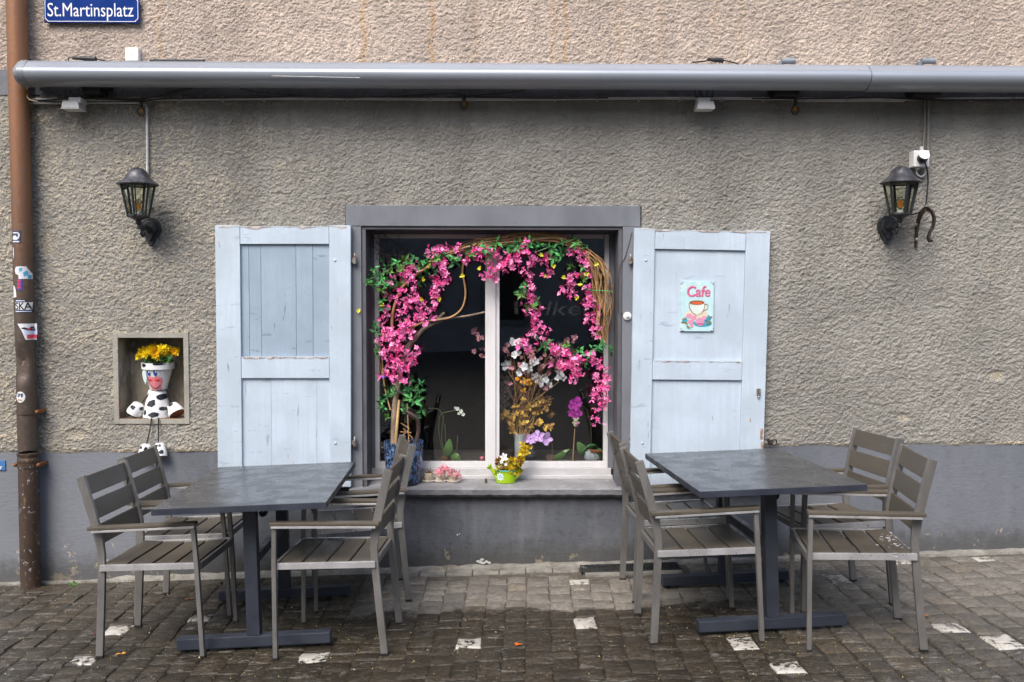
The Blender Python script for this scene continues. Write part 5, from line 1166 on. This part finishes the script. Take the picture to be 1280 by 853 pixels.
ti = [(536,331),(560,320),(585,313),(612,308),(640,304),(668,302),(695,303),(716,309)]; to = [(540,322),(566,310),(594,301),(622,295.5),(650,293),(680,292),(704,295),(726,303)]
bundle('twig_bundle', ti, to, 17, .06, .14, .0045, vine); bundle('twig_bundle', ti, to, 10, .06, .14, .004, straw)
q = MB()
for u0, v0, u1, v1 in ((500,540,514,541),(501,529,512,536),(509,505,511,553),(504,536,516,548),(498,549,511,538)): q.tube([P(u0, v0, .05), P(u1, v1, .06)], .0035, 6)
part('stick_trellis', q, vine, arch)
q = MB(); r2 = random.Random(31)
for i in range(26): a = P(r2.uniform(472, 500), r2.uniform(300, 350), .15); q.tube(smooth_path([a, a+Vector((r2.gauss(0,.05), 0, r2.gauss(0,.05))), a+Vector((r2.gauss(0,.08), 0, r2.gauss(0,.09)))], 4), .0014, 4)
part('dry_tendrils', q, dark, arch)
left = [(553,328),(553,341),(552,354),(545,363),(543,381),(536,388),(530,396),(524,402),(520,415),(520,332),(512,334),(506,337),(509,352),(515,360),(507,371),(513,385),(500,392),(505,402),(490,409),(480,400),(482,423),(498,423),(496,434),(486,445),(498,449),(513,449),(498,457),(485,445),(499,454),(512,454),(484,465),(493,467),(501,473),(489,356),(485,373),(482,388),(490,432),(505,440),(508,430),(503,415),(500,345),(514,345),(503,360),(516,372),(511,395),(495,380),(487,395),(478,412),(492,415),(510,408),(517,395),(524,388),(491,456),(506,462),(480,433),(510,420),(530,380),(537,372),(546,350),(520,440),(488,470),(508,468)]
top = [(544,314),(552,311),(560,312),(570,315),(578,319),(585,323),(592,321),(598,322),(606,321),(612,318),(620,315),(630,326),(624,333),(637,325),(643,326),(647,315),(656,312),(665,325),(654,331),(662,318),(638,318),(650,321),(616,328),(661,310),(668,315),(634,333),(646,332),(612,344),(606,350),(617,343)]
sB = [(661,342),(659,352),(663,360),(660,369),(668,381),(665,374),(672,390),(670,398),(664,409),(676,407),(675,417),(677,426),(656,430),(659,417),(682,432),(687,438),(695,439),(704,445),(715,449),(719,455),(711,448),(723,458),(713,462),(718,467),(716,472),(699,446),(707,440),(708,454),(722,449),(668,402),(664,391),(670,410),(652,432),(662,437)]
sC = [(716,316),(722,317),(728,320),(732,331),(730,338),(720,349),(712,355),(711,361),(705,367),(725,344),(716,352),(682,320),(683,331),(681,341),(680,350),(685,325)]
sD = [(734,364),(730,371),(732,378),(737,385),(739,392),(742,402),(745,411),(736,357),(735,372),(741,397),(746,418)]
sE = [(736,448),(742,450),(748,452),(752,466),(752,477),(745,490),(753,491),(752,501),(750,508),(750,515),(746,523),(754,458),(748,470),(755,484),(747,497),(754,472)]
pool = []
for pts, k, sp, yy_ in ((left, 1.75, 5.0, (.02, .11)), (top, 1.7, 4.5, (.015, .10)), (sB, 1.6, 4.0, (.06, .12)), (sC, 1.4, 3.2, (.06, .12)), (sD, 1.3, 3, (.05, .1)), (sE, 1.3, 3, (.05, .1))):
    for u, v in pts:
        for i in range(int(k)+(r_.random() < k % 1)): pool.append((u+r_.gauss(0, sp*.75), v+r_.gauss(0, sp*.8), r_.uniform(*yy_)))
r_.shuffle(pool); pool = pool[:298]
for u, v, y in pool: inst('blossom', blo[r_.randrange(12)], arch, Matrix.Translation(P(u, v, y)-ORG) @ facing(r_, -1, .9) @ Matrix.Scale(r_.uniform(.8, 1.25), 4))
lv = [(461,349),(468,338),(480,331),(505,327),(517,323),(538,318),(535,340),(545,345),(516,340),(505,350),(498,357),(480,352),(487,362),(575,313),(588,310),(600,306),(620,304),(645,308),(456,354),(465,350),(473,343),(484,337),(496,333),(511,331),(524,327),(534,326),(541,329),(530,335),(528,348),(522,356),(482,354),(482,364),(475,375),(477,385),(492,360),(473,407),(471,428),(473,440),(568,327),(581,316),(593,314),(612,303),(470,356),(478,345),(490,345),(488,330),(500,340),(477,362),(486,372),(549,322),(557,321),(543,336),(601,310),(462,346),
 (624,312),(637,301),(673,312),(692,312),(698,318),(694,322),(690,318),(713,301),(721,299),(734,307),(703,310),(683,308),(665,305),(650,303),(729,332),(712,335),(728,350),
 (652,364),(671,373),(660,379),(653,369),(673,417),(687,426),(677,432),(683,432),(667,385),(658,358),(713,436),(725,440),(719,442),(729,454),(740,438),(747,432),(755,432),(759,436),(747,423),(752,440),(735,443),(709,433),
 (472,441),(474,499),(476,505),(486,496),(502,481),(516,475),(516,482),(524,481),(514,496),(508,497),(525,511),(522,522),(484,520),(508,509),(497,484),(512,488),(521,490),(487,484),(519,502),(507,516),(524,496),(492,488),(480,510),(500,476),(477,420),(470,415)]
topl = [(545,322),(556,318),(566,322),(590,318),(604,313),(618,309),(632,307),(648,311),(662,307),(676,305),(690,309),(703,305),(512,330),(500,336),(488,340),(476,349),(468,357),(460,352),(480,358),(524,334),(719,306),(700,322),(664,302),(610,318)]
for u, v in topl: inst('leaf_spray', spr[r_.choice((0,2,5,7,4))], arch, Matrix.Translation(P(u+r_.gauss(0,1.5), v+r_.gauss(0,1.5), r_.uniform(-.005, .03))-ORG) @ facing(r_, -1, .8) @ Matrix.Scale(r_.uniform(.6, .9), 4))
for u, v in lv: inst('leaf_spray', spr[r_.randrange(8)], arch, Matrix.Translation(P(u+r_.gauss(0,1.5), v+r_.gauss(0,1.5), r_.uniform(.03, .13))-ORG) @ facing(r_, -1, 1.2) @ Matrix.Scale(r_.uniform(.6, .98), 4))
yb = petalmat('small yellow flower', (.62,.58,.03), .2); ybm = petalflower(5, .016, .4, .8, 91).mesh('yellow_flower', yb)
for u, v in ((535,332),(478,382),(527,374),(549,374),(530,349),(578,345),(600,336),(704,347),(725,357),(745,330),(721,372),(692,333),(676,319),(447.5,389),(682,344),(733,343)): inst('yellow_flower', ybm, arch, Matrix.Translation(P(u, v, .04 if u > 450 else -.03)-ORG) @ facing(r_))
pu = petalflower(4, .018, .5, .6, 92).mesh('violet_flower', petalmat('violet silk', (.20,.09,.55))); inst('violet_flower', pu, arch, Matrix.Translation(P(480.5, 471.5, .05)-ORG) @ facing(r_))
branch('green_wire', ((725,352,.06),(730,360,.06),(740,363,.05),(752,363.5,.05),(765,364.5,.05)), .0025, .0025, greens[0], 5)
branch('green_wire', ((668,316,.05),(690,308,.05),(710,302,.05),(722,297,.05)), .003, .0025, greens[0], 5)
branch('green_wire', ((455,352,.04),(470,346,.06),(490,336,.08),(520,328,.1)), .003, .003, greens[1], 5)

# ------------------------------------------------------------------ on the sill
def on(u, v):   # where the line of sight meets the sill top
    lo, hi = -.06, .2
    for _ in range(30):
        m_ = (lo+hi)/2
        if P(u, v, m_).z > sillz(m_): lo = m_
        else: hi = m_
    return (lo+hi)/2
yw = on(632, 604.7)+.035; kc = px(yw); wb = Vector((X(632.3, 604, yw), yw, sillz(yw)))
can = thing('watering_can', 'lime green toy watering can on the sill below the mullion', 'watering can', tuple(wb))
lime = flat('lime green enamel', (.36,.58,.012), .32)
q = MB(); h = 15.5*kc; q.lathe([(12.3*kc, 0), (12.6*kc, .003), (12.2*kc, h*.5), (12.6*kc, h*.97), (12.9*kc, h), (12*kc, h), (11.6*kc, h-.012), (0, h-.012)], 24, Matrix.Translation(wb) @ Matrix.Diagonal((1,.75,1,1))); part('body', q, lime, can, smooth=True)
q = MB(); sp = [wb+Vector((-10*kc, 0, 4*kc)), wb+Vector((-14*kc, 0, 11*kc)), wb+Vector((-19*kc, 0, 17.5*kc))]; q.tube(smooth_path(sp), taper(11, 3.2*kc, 1.9*kc), 10); part('spout', q, lime, can, smooth=True)
q = MB(); M = Matrix.Translation(wb+Vector((-19*kc, 0, 17.5*kc))) @ Matrix.Rotation(R(-42), 4, 'Y'); q.lathe([(1.8*kc, 0), (4*kc, 4.0*kc), (3.8*kc, 4.4*kc), (0, 4.1*kc)], 16, M); part('rose', q, lime, can, smooth=True)
q = MB(); q.tube(smooth_path([wb+Vector((a*kc, 0, b*kc)) for a, b in ((11.5,4.5),(15,7),(17.2,12),(16,17),(12,18.3),(10,16.5))]), 1.6*kc, 8); part('handle', q, lime, can, smooth=True)
tq = flat('turquoise enamel', (.10,.55,.42)); q = MB()
csf = lambda d: (lambda x, z: wb.y-.75*math.sqrt(max(1e-5, (12.5*kc)**2-(x-wb.x)**2))-d)
dx, dz = wb.x-7.0*kc, wb.z+8.3*kc; decal(q, ell(dx, dz, 4.2*kc, 4.4*kc), csf(.001), 2); q2 = MB()
for i in range(8): a = i*math.pi/4+.2; decal(q2, ell(dx+3.4*kc*math.cos(a), dz+3.4*kc*math.sin(a), 1.7*kc, 1.0*kc, 10, a), csf(.0022), 1)
decal(q2, ell(dx, dz, .9*kc, .9*kc), csf(.0024), 1); part('flower_motif', q, tq, can); part('motif_petals', q2, MT['whiteplastic'], can)
q = MB(); q.tube([wb+Vector((12.9*kc*math.cos(a), 12.9*.75*kc*math.sin(a), h+.001)) for a in np.linspace(0, 6.28, 24)], .0035, 6); part('rim', q, tq, can)
ip = thing('yellow_plant', 'yellow and rust sprigs with a white flower in the lime watering can', 'plant', tuple(wb+Vector((0,0,h))))
O_ = wb+Vector((0,0,h)); r3 = random.Random(17)
ys_ = [leafspray(9, .030, 300+i, .7, .03).mesh('sprig', petalmat('yellow sprig %d' % i, cc, .3)) for i, cc in enumerate(((.55,.36,.01),(.20,.09,.015),(.30,.28,.02),(.62,.45,.015)))]
for i in range(96):
    t_ = r3.random()
    if i < 36: u, v = 646+t_*11+r3.gauss(0,1.6), 588-t_*32+r3.gauss(0,2); k = r3.choice((0,0,3,3,1))
    else: u, v = r3.uniform(620, 650), r3.uniform(574, 591)+abs(u-634)*.1 if i > 36 else 582; k = r3.choice((0,1,1,2,2))
    inst('sprig', ys_[k], ip, Matrix.Translation(P(u, v, yw+r3.uniform(-.04,.04))-O_) @ facing(r3, -1, 1.3) @ Matrix.Scale(r3.uniform(.6,1.0), 4))
q = MB()
for i in range(14): t_ = r3.random(); q.tube([O_+Vector((r3.uniform(-.03,.03), 0, -.02)), P(622+t_*34, 585-max(0, t_-.6)*62, yw+r3.uniform(-.02,.02))], .0018, 5)
part('stems', q, simple('olive stem', (.13,.11,.02), .6), ip)
wf = petalflower(5, .025, .3, .8, 93).mesh('white_flower', petalmat('white petals', (.80,.80,.78), .1))
for u, v, s_ in ((629.5,571.5,1.15),(627,577.5,.6),(632.5,580.5,.5)): inst('white_flower', wf, ip, Matrix.Translation(P(u, v, yw-.05)-O_) @ facing(r3, -1, .2) @ Matrix.Scale(s_, 4))
yk = on(550, 603.5)+.03
cream = simple('cream ceramic', (.62,.50,.34), .35, var=.1, vs=20, wear=(.74,.70,.6), wthr=(.5,.6), ws=30)
for i, (u0, u1, lab) in enumerate(((529,541.8,'small cream planter with dried stalks on the sill, leftmost of three'),(544,557.3,'small cream planter under the pink tulle on the sill, middle of three'),(560,573.8,'small cream planter with a dry twig on the sill, rightmost of three'))):
    b_ = Vector((X((u0+u1)/2, 600, yk), yk, sillz(yk))); k = px(yk); ru = (u1-u0)/2*k
    tp = thing('mini_planter', lab, 'planter', tuple(b_), 'three mini planters on the sill')
    q = MB(); q.lathe([(ru*.82, .008), (ru*.86, .012), (ru*1.0, 11.6*k), (ru*.92, 11.6*k), (ru*.88, 10*k), (0, 9.6*k)], 20, Matrix.Translation(b_)); part('pot', q, cream, tp, smooth=True)
    q = MB(); q.lathe([(0, .0), (ru*1.2, .0), (ru*1.32, .008), (ru*1.2, .009), (0, .008)], 20, Matrix.Translation(b_)); part('saucer', q, flat('pale saucer', (.68,.64,.56), .35), tp, smooth=True)
    q = MB(); pf = lambda x, z: b_.y-ru*.955*math.sqrt(max(.05, 1-((x-b_.x)/ru)**2))-.0015
    decal(q, ell(b_.x+.25*ru, b_.z+6*k, .16*ru, 2.4*k), pf, 1); decal(q, ell(b_.x+.62*ru, b_.z+4*k, .1*ru, 2.0*k), pf, 1); part('grey_motif', q, flat('grey motif', (.35,.36,.34)), tp)
    q = MB(); q.lathe([(ru*.9, 10.6*k), (0, 10.9*k)], 12, Matrix.Translation(b_))
    for j in range(9 if i != 1 else 3):
        a = b_+Vector((r3.uniform(-.5,.5)*ru, r3.uniform(-.4,.4)*ru, 10.5*k)); q.tube([a, a+Vector((r3.gauss(0,.012), r3.gauss(0,.01), r3.uniform(.01,.035)))], .0022, 4)
    part('dried_stalks', q, simple('dry brown', (.12,.055,.03), .8), tp)
t = NT('pink tulle'); d_ = t.n('BsdfDiffuse'); d_.inputs[0].default_value = (.82,.34,.40,1); tr_ = t.n('BsdfTransparent'); mx = t.n('MixShader'); c = t.coord(False); t.l(t.ramp(t.noise(c, 60, 3),   .3, .6, .25, .75), mx.inputs[0]); t.l(tr_.outputs[0], mx.inputs[1]); t.l(d_.outputs[0], mx.inputs[2]); t.l(mx.outputs[0], t.out.inputs[0])
q = MB()
for i in range(26):
    u, v = r3.choice(((552,588),(555,586),(558,584),(548,590),(563,590),(569,592),(573,594),(560,588))); p = P(u+r3.gauss(0,1.5), v+r3.gauss(0,1.2), yk-.02+r3.gauss(0,.025)); n = 12; vs = [p]; rr_ = r3.uniform(.016,.032); nn_ = Vector((r3.gauss(0,1), r3.gauss(0,1), r3.gauss(0,1))).normalized(); x_ = nn_.orthogonal().normalized(); y_ = nn_.cross(x_)
    for k in range(n): a = 2*math.pi*k/n; vs.append(p+(x_*math.cos(a)+y_*math.sin(a))*rr_*r3.uniform(.7,1.1)+nn_*rr_*.35*math.sin(a*4+i))
    q.add(vs, [(0, 1+k, 1+(k+1) % n) for k in range(n)])
solo('tulle', q, t.mat, 'crumpled pink tulle draped over the small cream planters', 'fabric', tuple(P(556, 596, yk)))
q = MB(); p = P(607.5, 603.5, on(607.5, 604)); q.ball(p+Vector((0,0,.012)), .012, 8, (.8,.5,1.4)); solo('withered_leaf', q, simple('withered leaf', (.09,.085,.035), .8), 'withered leaf on the sill left of the watering can', 'leaf', tuple(p))

# ------------------------------------------------------------------ behind the glass
zsh = Z(579, 640, .28)
def inner(name, lab, cat, u, y): return thing(name, lab, cat, (X(u, 570, y), y, zsh))
YB = .31
bq = inner('bouquet', 'bouquet of white and dusty pink blossoms with golden foliage behind the right pane', 'bouquet', 662, YB); OB = Vector(bq.location)
r4 = random.Random(77)
whm = [petalflower(4+i % 2, .034, .25, .95, 400+i).mesh('white_blossom', petalmat('bluish white blossom', (.88,.90,.95), .08) if i == 0 else bpy.data.materials['bluish white blossom']) for i in range(4)]
for u, v in ((641,427),(651,428),(645,444),(647,440),(633,455),(631,459),(647,465),(650,468),(666,456),(669,453),(671,469),(668,472),(676,480),(673,476),(683,476),(686,481),(697,473),(654,479),(703,473),(703,431),(662,462),(701,468),(680,470),(657,460),(641,430)): inst('white_blossom', whm[r4.randrange(4)], bq, Matrix.Translation(P(u+r4.gauss(0,1), v+r4.gauss(0,1), YB+r4.uniform(-.05,.02))-OB) @ facing(r4, -1, .6) @ Matrix.Scale(r4.uniform(.6,1.0), 4))
dpm = [petalflower(5, .024, .5, .9, 420+i).mesh('pink_blossom', petalmat('dusty pink blossom', (.70,.33,.38), .3) if i == 0 else bpy.data.materials['dusty pink blossom']) for i in range(4)]
dps = [(635,441),(662,443),(680,456),(693,451),(687,466),(658,470),(669,435),(641,459),(710,453),(631,434),(696,462),(682,487),(615,424),(602,424),(607,437),(695,438),(713,425),(716,423),(677,445),(652,452),(699,456),(636,476),(598,444),(594,416),(664,449)]
for u, v in dps:
    for i in range(3): inst('pink_blossom', dpm[r4.randrange(4)], bq, Matrix.Translation(P(u+r4.gauss(0,3), v+r4.gauss(0,3), YB+r4.uniform(-.04,.09))-OB) @ facing(r4, -1, .9) @ Matrix.Scale(r4.uniform(.5,1.0), 4))
gol = [leafspray(9, .034, 440+i, .85, .045).mesh('golden_leaf', petalmat('golden leaf %d' % i, cc, .4)) for i, cc in enumerate(((.62,.36,.06),(.80,.34,.02),(.42,.23,.05)))]
for u, v, k in ((650,474,1),(661,480,1),(655,488,1),(658,477,1),(656,503,0),(649,517,0),(656,521,0),(673,524,0),(663,534,0),(682,497,2),(682,505,2),(642,538,0),(633,517,2),(682,534,0),(646,508,0),(660,511,0),(677,512,2),(669,505,2),(640,520,2),(652,530,0),(688,520,2),(667,519,0),(645,528,0),(628,520,2),(637,526,2),(674,500,2),(684,513,2)):
    for i in range(2): inst('golden_leaf', gol[k], bq, Matrix.Translation(P(u+r4.gauss(0,2), v+r4.gauss(0,2), YB+r4.uniform(-.04,.03))-OB) @ facing(r4, -1, 1.1) @ Matrix.Scale(r4.uniform(.5,.95), 4))
q = MB(); vb_ = Vector((X(650, 560, YB), YB, zsh))
for i in range(34): t_ = r4.random(); q.tube(smooth_path([vb_+Vector((r4.gauss(0,.01), r4.gauss(0,.01), .12)), P(650+r4.gauss(4,6), 520, YB), P(r4.uniform(632,700), r4.uniform(440,500), YB+r4.uniform(-.05,.05))], 4), .0022, 5)
part('stems', q, vine, bq)
plume = simple('grey brown plume', (.16,.13,.13), .9, var=.3, isl=.4); q = MB()
for i in range(420):
    u, v = 632+r4.gauss(0,6), 492+r4.gauss(0,20)
    if u < 626: u = 626+abs(u-626)
    a = P(u, v, YB+r4.uniform(.0,.08)); d = Vector((r4.gauss(-.2,1), r4.gauss(0,.6), r4.gauss(.5,1))).normalized()*.028; s = d.cross(Vector((0,1,0))).normalized()*.0016; q.add([a-s, a+s, a+d], [(0,1,2)])
o = part('plumes', q, plume, bq); o['kind'] = 'stuff'
vs_ = inner('vase', 'pale cylindrical vase holding the bouquet behind the right pane', 'vase', 650, YB)
q = MB(); q.lathe([(.034, zsh), (.036, zsh+.005), (.037, zsh+.19), (.033, zsh+.19), (.032, zsh+.02), (0, zsh+.02)], 20, Matrix.Translation((X(650, 560, YB), YB, 0))); part('body', q, simple('milky vase', (.42,.45,.47), .25), vs_, smooth=True)
gb = inner('glass_globe', 'round grey glass globe on the inner shelf beside the vase', 'globe', 658, .42); q = MB(); q.ball(Vector((X(659, 570, .42), .42, zsh+.05)), .062, 18, (1,1,.85)); part('globe', q, simple('grey glass', (.20,.22,.24), .12), gb, smooth=True)
lav = petalmat('lavender petals', (.78,.48,.95), .1); mag = petalmat('magenta petals', (.68,.04,.58), .2); wor = petalmat('greenish white petals', (.75,.80,.72), .15)
def orchid(name, lab, u, y, flowers, stem, leaves, mt, fs_, potcol, nf=5, pr=.04):
    o_ = inner(name, lab, 'orchid', u, y); O = Vector(o_.location); fm = petalflower(nf, fs_, .12, .95, hash(name) % 7+500).mesh('flower', mt)
    for a, b, s_ in flowers: inst('flower', fm, o_, Matrix.Translation(P(a, b, y-.03)-O) @ facing(r4, -1, .25) @ Matrix.Scale(s_, 4))
    for st in stem: q = MB(); q.tube(AP([(a, b, y) for a, b in st]), .0028, 6); part('stem', q, simple('green stem', (.12,.14,.05), .5) if 'green stem' not in bpy.data.materials else bpy.data.materials['green stem'], o_, smooth=True)
    for a0, a1, b0, b1, w_ in leaves:
        A, B = P(a0, a1, y-.02), P(b0, b1, y-.06); d = B-A; s = d.cross(Vector((0,1,0))).normalized(); N = 8; vs = []
        for i in range(N+1):
            f = i/N; ww = w_*px(y)*math.sin(math.pi*min(.97, max(.06, f)))**.7; c_ = A+d*f+Vector((0,-.02*math.sin(math.pi*f),0)); vs += [c_-s*ww+Vector((0,.008,0)), c_, c_+s*ww+Vector((0,.008,0))]
        q = MB(); q.add(vs, [(i*3+k, i*3+k+1, i*3+k+4, i*3+k+3) for i in range(N) for k in range(2)]); part('leaf', q, bpy.data.materials.get('orchid leaf') or simple('orchid leaf', (.075,.17,.035), .35, var=.2, vs=8), o_, smooth=True)
    q = MB(); q.lathe([(pr*.8, zsh), (pr, zsh+pr*1.1), (pr*.9, zsh+pr*1.1), (0, zsh+pr)], 18, Matrix.Translation(O*1.0-Vector((0,0,zsh)))); part('pot', q, simple(name+' pot', potcol, .5), o_, smooth=True)
    return o_
orchid('lavender_orchid', 'lavender orchid flowers in a row behind the right pane beside the vase', 690, .34, ((663,549,1),(673.5,545.5,1),(683,548.5,1.05),(668,547,.8)), [[(690,577),(690,556),(684,549),(664,549)]], [(690,576,712,562,4)], lav, .040, (.16,.10,.08))
orchid('magenta_orchid', 'magenta orchid on a tall stem at the right end of the window', 735, .42, ((717.5,505,1.05),(722,504,1),(719.5,508,.9),(714,516,.75),(719,519,.75),(724,517,.7)), [[(737,575),(739,540),(733,512),(720,505)]], [(734,572,722,553,6),(738,573,752,562,6)], mag, .040, (.14,.12,.11))
orchid('white_orchid', 'white orchid with broad green leaves behind the left pane', 557, .33, ((572,511,.55),(576,514,.6),(579,518,.5),(574,517,.45),(569,510,.35)), [[(556,573),(549,545),(550,520),(560,515),(572,513)],[(557,573),(552,548),(554,524),(551,515),(545,511),(532,511)],[(558,573),(557,550),(556,530)],[(571,565),(572,545)]], [(559,575,562,549,5.5),(562,573,574,574,0.1),(563,566,576,577,5.5)], wor, .026, (.28,.16,.09), pr=.032)
pk_ = inner('flower_pick', 'small white and pink teddy shaped pick on a stick behind the right pane', 'ornament', 718, .36); q = MB(); q.tube([Vector((X(716, 575, .36), .36, zsh)), P(718.5, 536, .36)], .004, 6); part('stick', q, straw, pk_)
q = MB(); p = P(720, 526, .36); q.ball(p, .016, 10); q.ball(p+Vector((-.015,0,.014)), .007, 8); q.ball(p+Vector((.015,0,.014)), .007, 8); q.ball(p+Vector((0,0,-.026)), .018, 10); q.ball(p+Vector((-.018,-.004,-.014)), .008, 8); q.ball(p+Vector((.018,-.004,-.014)), .008, 8); part('figure', q, flat('cream felt', (.70,.66,.48)), pk_, smooth=True); q = MB(); q.ball(p+Vector((.004,-.014,-.022)), .012, 8); part('pink_bow', q, flat('pink felt', (.75,.20,.5)), pk_, smooth=True)
cp_ = inner('ceramic_planter', 'low grey and white ceramic planter at the right end of the inner shelf', 'planter', 741, .40)
q = MB(); M = Matrix.Translation((X(741, 570, .40), .40, zsh)) @ Matrix.Diagonal((1,.7,1,1)); q.lathe([(.052,0),(.060,.012),(.068,.058),(.064,.062),(.058,.056),(0,.052)], 22, M); part('pot', q, simple('pale grey ceramic', (.46,.50,.53), .4, var=.1, wear=(.10,.11,.13), wthr=(.58,.64), ws=22), cp_, smooth=True)
q = MB(); q.box((X(737.5,560,.38), .345, zsh+.058), (X(752,560,.38), .40, zsh+.072)); part('terracotta_rim', q, MT['terracotta'], cp_, bevel=.003)
q = MB(); q.tube(AP([(728,565,.36),(735,558,.36),(744,557,.38),(750,563,.40)]), [.004]*5+[.010]*6+[.004]*5, 6); part('leaf', q, greens[1], cp_, smooth=True)
rb = inner('pink_ball', 'small pink ball on the inner shelf left of the mullion', 'ball', 602.5, .30); q = MB(); q.ball(Vector((X(602.5, 571, .30), .30, zsh+.026)), .0165, 12); part('ball', q, flat('pink ball paint', (.62,.16,.22)), rb, smooth=True)

# ------------------------------------------------------------------ on the ground
gr = thing('drain_grate', 'narrow dark metal drain grate at the foot of the wall under the right jamb', 'drain', tuple(PG(785, 712)))
a, b = PG(726, 714), PG(850, 711); q = MB(); y0, y1 = -.19, -.034
def gbox(mb, xa, xb, ya, yb, z0, z1): return mb.hexa([(x, y, gz(x, y)+z0) for x, y in ((xa,ya),(xb,ya),(xb,yb),(xa,yb))], [(x, y, gz(x, y)+z1) for x, y in ((xa,ya),(xb,ya),(xb,yb),(xa,yb))])
gm = simple('wet galvanised grate', (.055,.062,.068), .35, .4, var=.3, vs=20)
gbox(q, a.x, b.x, y0, y0+.008, -.01, .012); gbox(q, a.x, b.x, y1-.008, y1, -.01, .012); gbox(q, a.x, a.x+.008, y0, y1, -.01, .011); gbox(q, b.x-.008, b.x, y0, y1, -.01, .011); part('grate_frame', q, gm, gr)
N = 44
for i in range(N): q = MB(); xx = a.x+.01+(b.x-a.x-.02)*(i+.5)/N; gbox(q, xx-.002, xx+.002, y0+.008, y1-.008, -.008, .010); part('bar', q, gm, gr)
q = MB(); gbox(q, a.x, b.x, y0, y1, -.06, -.030); part('channel', q, MT['mortar'], gr)
kb = MB()
for i in range(7):
    xa = a.x-1.16+.165*i; gbox(kb, xa, xa+.160, -.135+.006*(i % 2), -.02, -.05, .004+.002*(i % 3))
o = bpy.data.objects.new('edging_slabs', kb.mesh('edging_slabs', MT['concrete'], bevel=.006)); COL.objects.link(o); o.parent = pave
kb = MB(); gbox(kb, a.x+.02, b.x, -.245, -.193, -.05, .0075); o = bpy.data.objects.new('edging_slabs', kb.mesh('edging_slabs', MT['concrete'], bevel=.004)); COL.objects.link(o); o.parent = pave
def leafy(name, u, v, size, col, lab, seed):
    p = PG(u, v); mb = leafspray(3, size, seed, .8, size*.2, .6); q = MB(); q.add([Vector(c_)*1.0+p+Vector((0,0,.006)) for c_ in [(a_, b_, abs(c_)*.45) for a_, b_, c_ in mb.v]], mb.f)
    return solo(name, q, simple(name+' %d' % seed, col, .5, var=.3, vs=30), lab, 'leaf', tuple(p), 'fallen leaves on the paving')
leafy('fallen_leaf', 645, 809, .038, (.62,.13,.01), 'orange fallen leaf on the wet setts in the middle foreground', 1)
leafy('fallen_leaf', 152, 818.5, .026, (.70,.30,.02), 'yellow fallen leaf on the setts before the leftmost chair', 2)
leafy('fallen_leaf', 117, 795, .034, (.10,.018,.015), 'dark red fallen leaf left of the leftmost chair legs', 3)
leafy('fallen_leaf', 197, 816, .042, (.03,.032,.022), 'dark fallen leaf on the setts left of the left table foot', 4)
leafy('fallen_leaf', 237, 750, .026, (.45,.12,.02), 'rust coloured fallen leaf under the left table', 5)
leafy('fallen_leaf', 1157, 771, .024, (.62,.20,.02), 'orange fallen leaf right of the far right chair', 6)
wd = thing('weed', 'small green weed at the foot of the wall beside the downpipe', 'weed', tuple(PG(92, 731)))
mb = leafspray(16, .035, 900, .45, .05); q = MB(); p = PG(92, 731); q.add([Vector((a_, b_*.5-.01, abs(c_)))+p for a_, b_, c_ in mb.v], mb.f); part('leaves', q, greens[2], wd)
q = MB(); r5 = random.Random(55)
for i in range(1000):
    u, v = r5.uniform(0, 1280), r5.uniform(722, 850); p = PG(u, v); s = r5.uniform(.002, .006); q.add([p+Vector((r5.uniform(-s,s), r5.uniform(-s,s), .004)) for _ in range(3)]+[p+Vector((0,0,.004+s))], [(0,1,3),(1,2,3),(2,0,3)])
for i in range(240):
    x_ = r5.choice((r5.uniform(-3.2,-2.3), r5.uniform(-3.2,.3), r5.uniform(1.3,3.3))); p = Vector((x_, -.035-r5.random()*.03, gz(x_, -.04)+.002)); s = r5.uniform(.004,.011); q.add([p+Vector((-s*.3,0,0)), p+Vector((s*.3,0,0)), p+Vector((r5.gauss(0,s), -s*.5, s))], [(0,1,2)])
dm = simple('crumbs and petals', (.30,.20,.08), .7, isl=.9); o = bpy.data.objects.new('ground_litter', q.mesh('ground_litter', dm)); COL.objects.link(o); o['kind'] = 'stuff'

# white splashes on the plinth under the window
MT['splash'] = simple('white paint splash', (.62,.61,.58), .7, var=.2, vs=60)
r6 = random.Random(12)
for u, v, a, b, n in ((604,702,8,4.5,7), (571,668,3,3,2)):
    for i in range(n):
        p = P(u+r6.gauss(0, a*.45), v+r6.gauss(0, b*.4), -.012); k = px()*r6.uniform(.35, .8); q = MB(); y_ = -.0105-.0003*i
        decal(q, ell(p.x, p.z, a*k*.6, b*k*.6, 12, r6.uniform(-.5, .5), .7, i+int(u)), lambda x, z: y_, 1); part('paint_splash', q, MT['splash'], house)
